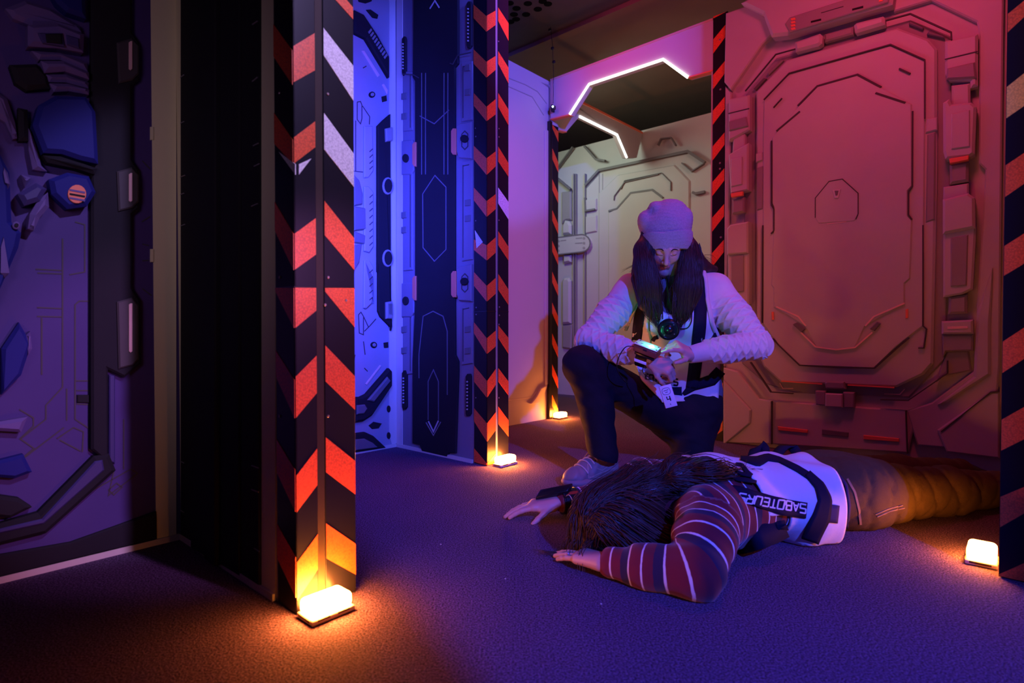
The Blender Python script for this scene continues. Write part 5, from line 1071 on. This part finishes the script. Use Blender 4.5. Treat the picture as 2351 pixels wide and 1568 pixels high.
for pth, w, m in [([(1560, 1128), (1620, 1128), (1690, 1130), (1752, 1152), (1800, 1166), (1850, 1172)], [24, 24, 26, 34, 36, 34], 'navy'), ([(1700, 1054), (1740, 1062), (1762, 1052), (1790, 1058), (1830, 1078), (1862, 1098)], [8, 22, 16, 12, 14, 16], 'navy'),
                  ([(1688, 1068), (1704, 1070), (1716, 1088), (1724, 1095)], [6, 8, 9, 9], 'navy'), ([(1690, 1084), (1700, 1090), (1724, 1094)], [4, 7, 8], 'navy'), ([(1676, 1092), (1692, 1102), (1712, 1104), (1734, 1108)], [4, 9, 9, 6], 'navy'), ([(1880, 1180), (1905, 1178), (1922, 1180)], [38, 40, 40], 'navy2')]:
    mk('vest_band', *ribbon(pth, w, 5, V, .006, .004, 6), M[m], vest2, True)
QW = [(1845, 1180), (1690, 1153), (1696, 1134), (1848, 1161)]
word('SABOTEURS', [(1848, 1178), (1690, 1153), (1697, 1135), (1850, 1160)], 3.2, V, .0078, M['vest'], vest2, .22)
# loose straps
def strap3(pts, w, m, up=EZ, name='vest_strap'):
    pts = smoothpath(pts, 22); Vv, fc = [], []
    for i, p in enumerate(pts):
        tt = nrm(pts[min(i+1, 21)]-pts[max(i-1, 0)]); upv = up if not callable(up) else up(i/21)
        s = nrm(upv-tt*np.dot(upv, tt))*w/2; nn = np.cross(tt, nrm(s))*.0022; Vv += [p+s+nn, p-s+nn, p-s-nn, p+s-nn]
    for i in range(21):
        a, b = i*4, i*4+4
        for k in range(4): fc.append((a+k, a+(k+1) % 4, b+(k+1) % 4, b+k))
    fc += [(3, 2, 1, 0), (84, 85, 86, 87)]
    return mk(name, Vv, fc, m, vest2, True)
mk('vest_strap', *ribbon([(1853, 1090), (1880, 1118), (1891, 1150), (1882, 1186), (1866, 1216), (1857, 1238)], [15, 22, 30, 38, 40, 38], 6, V, .010, .005, 6), M['navy'], vest2, True)
strap3([onfloor(1850, 1242)+EZ*.02, onfloor(1830, 1240)+EZ*.022, onfloor(1805, 1232)+EZ*.025], .04, M['navy'])
strap3([at(1800, 1208, 1.62), at(1770, 1222, 1.57), at(1730, 1236, 1.55), onfloor(1690, 1262)+EZ*.018, onfloor(1655, 1262)+EZ*.01], .062, M['navy'], lambda t: nrm(EZ*.9-Sn*.5))
strap3([at(1787, 1190, 1.62), at(1796, 1214, 1.60), onfloor(1800, 1232)+EZ*.012], .03, M['navy'], Sd)
strap3([at(1728, 1052, 1.98), at(1736, 1030, 2.02), at(1752, 1024, 2.05), at(1756, 1050, 2.0)], .035, M['navy'], lambda t: nrm(Sd+EZ*.4))
strap3([at(1778, 1050, 1.99), at(1800, 1026, 2.04), at(1822, 1030, 2.06), at(1838, 1058, 2.0)], .035, M['navy'], lambda t: nrm(Sd*.6+Sn*.7))
# hair: cap, fall over the shoulder, tail along the back
HH = Sdf([Ell(hc+Sd*.005+EZ*.012, (Sd, Sn, EZ), (.122, .108, .084), .03), Ell(hc+Sd*.075-EZ*.02+Sn*.01, (Sd, Sn, EZ), (.10, .10, .075), .04)])
tq = trace(V, np.array([1555., 1615., 1682.]), np.array([1096., 1088., 1098.]))+EZ*.004
HH.chain([at(1480, 1130, 1.66), tq[0], tq[1], tq[2]], [.055, .042, .034, .012], .04)
HH.chain([hc+Sd*.02+Sn*.07-EZ*.05, hc+Sd*.12+Sn*.10-EZ*.06, hc+Sd*.20+Sn*.085-EZ*.05], [.05, .05, .04], .03)
HH.chain([hc-Sd*.075-EZ*.03, hc-Sd*.085-EZ*.075], [.045, .045], .03)
HH.ripple = lambda P: .003*np.sin(P@Sn*75+P[:, 2]*60+2*np.sin(P@Sd*20))
hp2, hq2 = HH.mesh(.0055); hp2[:, 2] = np.maximum(hp2[:, 2], .003); hr = mkq('hair', hp2, hq2, M['hair2'], lp)
g = np.random.default_rng(11)
def flow(P, t):
    q = P-hc; u = q@Sd; n = len(P)
    return np.outer(np.full(n, .9), Sd)+np.outer(.35*np.sin(P@Sn*35+P[:, 2]*22+1.0), Sn)+np.outer(np.where(q@Sn > .06, -.7, .25), EZ)
ang = g.uniform(-.6, math.pi+.6, 900); r_ = g.uniform(.02, .14, 900)
stp = hc+np.outer(-.12+g.uniform(0, .11, 900)**1.0, Sd)+np.outer(np.cos(ang)*r_, Sn)+np.outer(np.sin(ang)*r_*.9, EZ)
pr = strands(HH, stp, flow, 14, .018, .0015, None, '', None, .007, 4, .004, jitter=.16)
stx = g.uniform(1440, 1660, 260); sty = np.interp(stx, [1440, 1540, 1660], [1120, 1085, 1080])+g.uniform(-26, 34, 260)
pr += strands(HH, surf_points(HH, stx, sty), lambda P, t: np.outer(np.ones(len(P)), Sd)+np.outer(.4*np.sin(P@Sd*24+P@Sn*40), Sn), 12, .014, .0016, None, '', None, .006, 6, .004)
pr += strands(HH, hc+np.outer(-.10+g.uniform(-.02, .02, 240), Sd)+np.outer(g.uniform(-.08, .10, 240), Sn)+np.outer(g.uniform(-.03, .05, 240), EZ), lambda P, t: np.outer(np.full(len(P), -.15), Sd)+np.outer(.25*np.sin(P@Sn*60), Sn)-np.outer(np.ones(len(P)), EZ), 7, .014, .0015, None, '', None, .006, 8, .004)
ws_ = []
for k in range(26):
    a = at(1600+g.uniform(-60, 60), 1085+g.uniform(-8, 22), 1.70); e = a+Sd*g.uniform(.06, .13)+Sn*g.uniform(-.03, .08)+EZ*g.normal(0, .008); ws_.append(tubev(smoothpath([a, (a+e)/2+EZ*.012+Sn*g.normal(0, .01), e], 9), np.linspace(.0016, .0005, 9), 4, False))
for k in range(16):
    a = hc-Sd*.10+Sn*g.uniform(-.02, .08)-EZ*.02; e = np.array([*(a-Sd*g.uniform(.01, .06)+Sn*g.uniform(-.04, .06))[:2], .006]); ws_.append(tubev(smoothpath([a, (a+e)/2-Sd*.015+EZ*.012, e], 9), np.linspace(.0015, .0005, 9), 4, False))
for k in range(12):
    a = onfloor(1290, 1275)+EZ*.006+np.array([g.normal(0, .008), g.normal(0, .006), 0]); e = a+np.array([-.055+g.normal(0, .01), .012+g.normal(0, .008), .001]); ws_.append(tubev(smoothpath([a, (a+e)/2+np.array([0, -.012, .004]), e], 8), np.linspace(.0012, .0004, 8), 4, False))
mk('hair_strands', *merge(pr+ws_), M['hair2'], hr, True)['kind'] = 'stuff'
# finger ring on the near hand
fw_ = nrm(np.array([.118, 1.600, .02])-wN); th_ = np.array([.77, .64, 0]); rc = wN+.95*(fw_*.112-th_*.012-EZ*.004)
band('ring', rc, fw_, .0096, .0112, .004, M['metal'], lp, 16)
# device strapped to the far wrist
u = nrm(wF-eF); dc = wF-u*.045
t = thing('wrist_console', 'black slab console strapped to the outstretched arm of the lying person', 'device', np.array([dc[0], dc[1], 0.0]), None)
p0 = at(1228, 1143, 1.935); p1_ = at(1303, 1128, 1.925); pu_ = at(1240, 1123, 1.955)-p0
box('case', p0, p1_-p0, pu_, nrm(np.cross(p1_-p0, pu_))*-.022*np.sign(np.cross(p1_-p0, pu_)@(p0-CAM))*-1, M['plastic'], t, .004)
band('strap', dc, u, .037, .043, .055, M['plastic'], t)
tube('console_cable', smoothpath([at(1298, 1140, 1.93), at(1306, 1136, 1.90), at(1313, 1146, 1.88), at(1316, 1158, 1.86)], 10), .0012, M['plate'], t, 5)
# bits of lint on the carpet
for i, (x, y) in enumerate([(1012, 1251), (1160, 1330), (1497, 985), (816, 1350), (1380, 1388)]):
    c = onfloor(x, y); s = .0022 if i != 2 else .03
    v = [c+np.array([s*math.cos(a)*(1+.3*math.sin(a*3)), s*.7*math.sin(a), 0]) for a in np.linspace(0, 2*math.pi, 9)[:-1]]; v = [q+EZ*.001 for q in v]+[q+EZ*.0025 for q in v]
    o = mk('lint', v, [tuple(range(8, 16)), tuple(range(8))[::-1]]+[(k, (k+1) % 8, 8+(k+1) % 8, 8+k) for k in range(8)], M['white'] if i != 2 else M['edge'], None)
    o['label'] = ['white speck of lint on the carpet between the nearest lamp and the hands', 'white speck of lint on the carpet in front of the bent near elbow', 'small pale scrap on the carpet between the legs of the kneeling person', 'pale speck of lint beside the nearest lit lamp', 'white speck of lint on the carpet just in front of the striped forearm'][i]; o['category'] = 'lint'
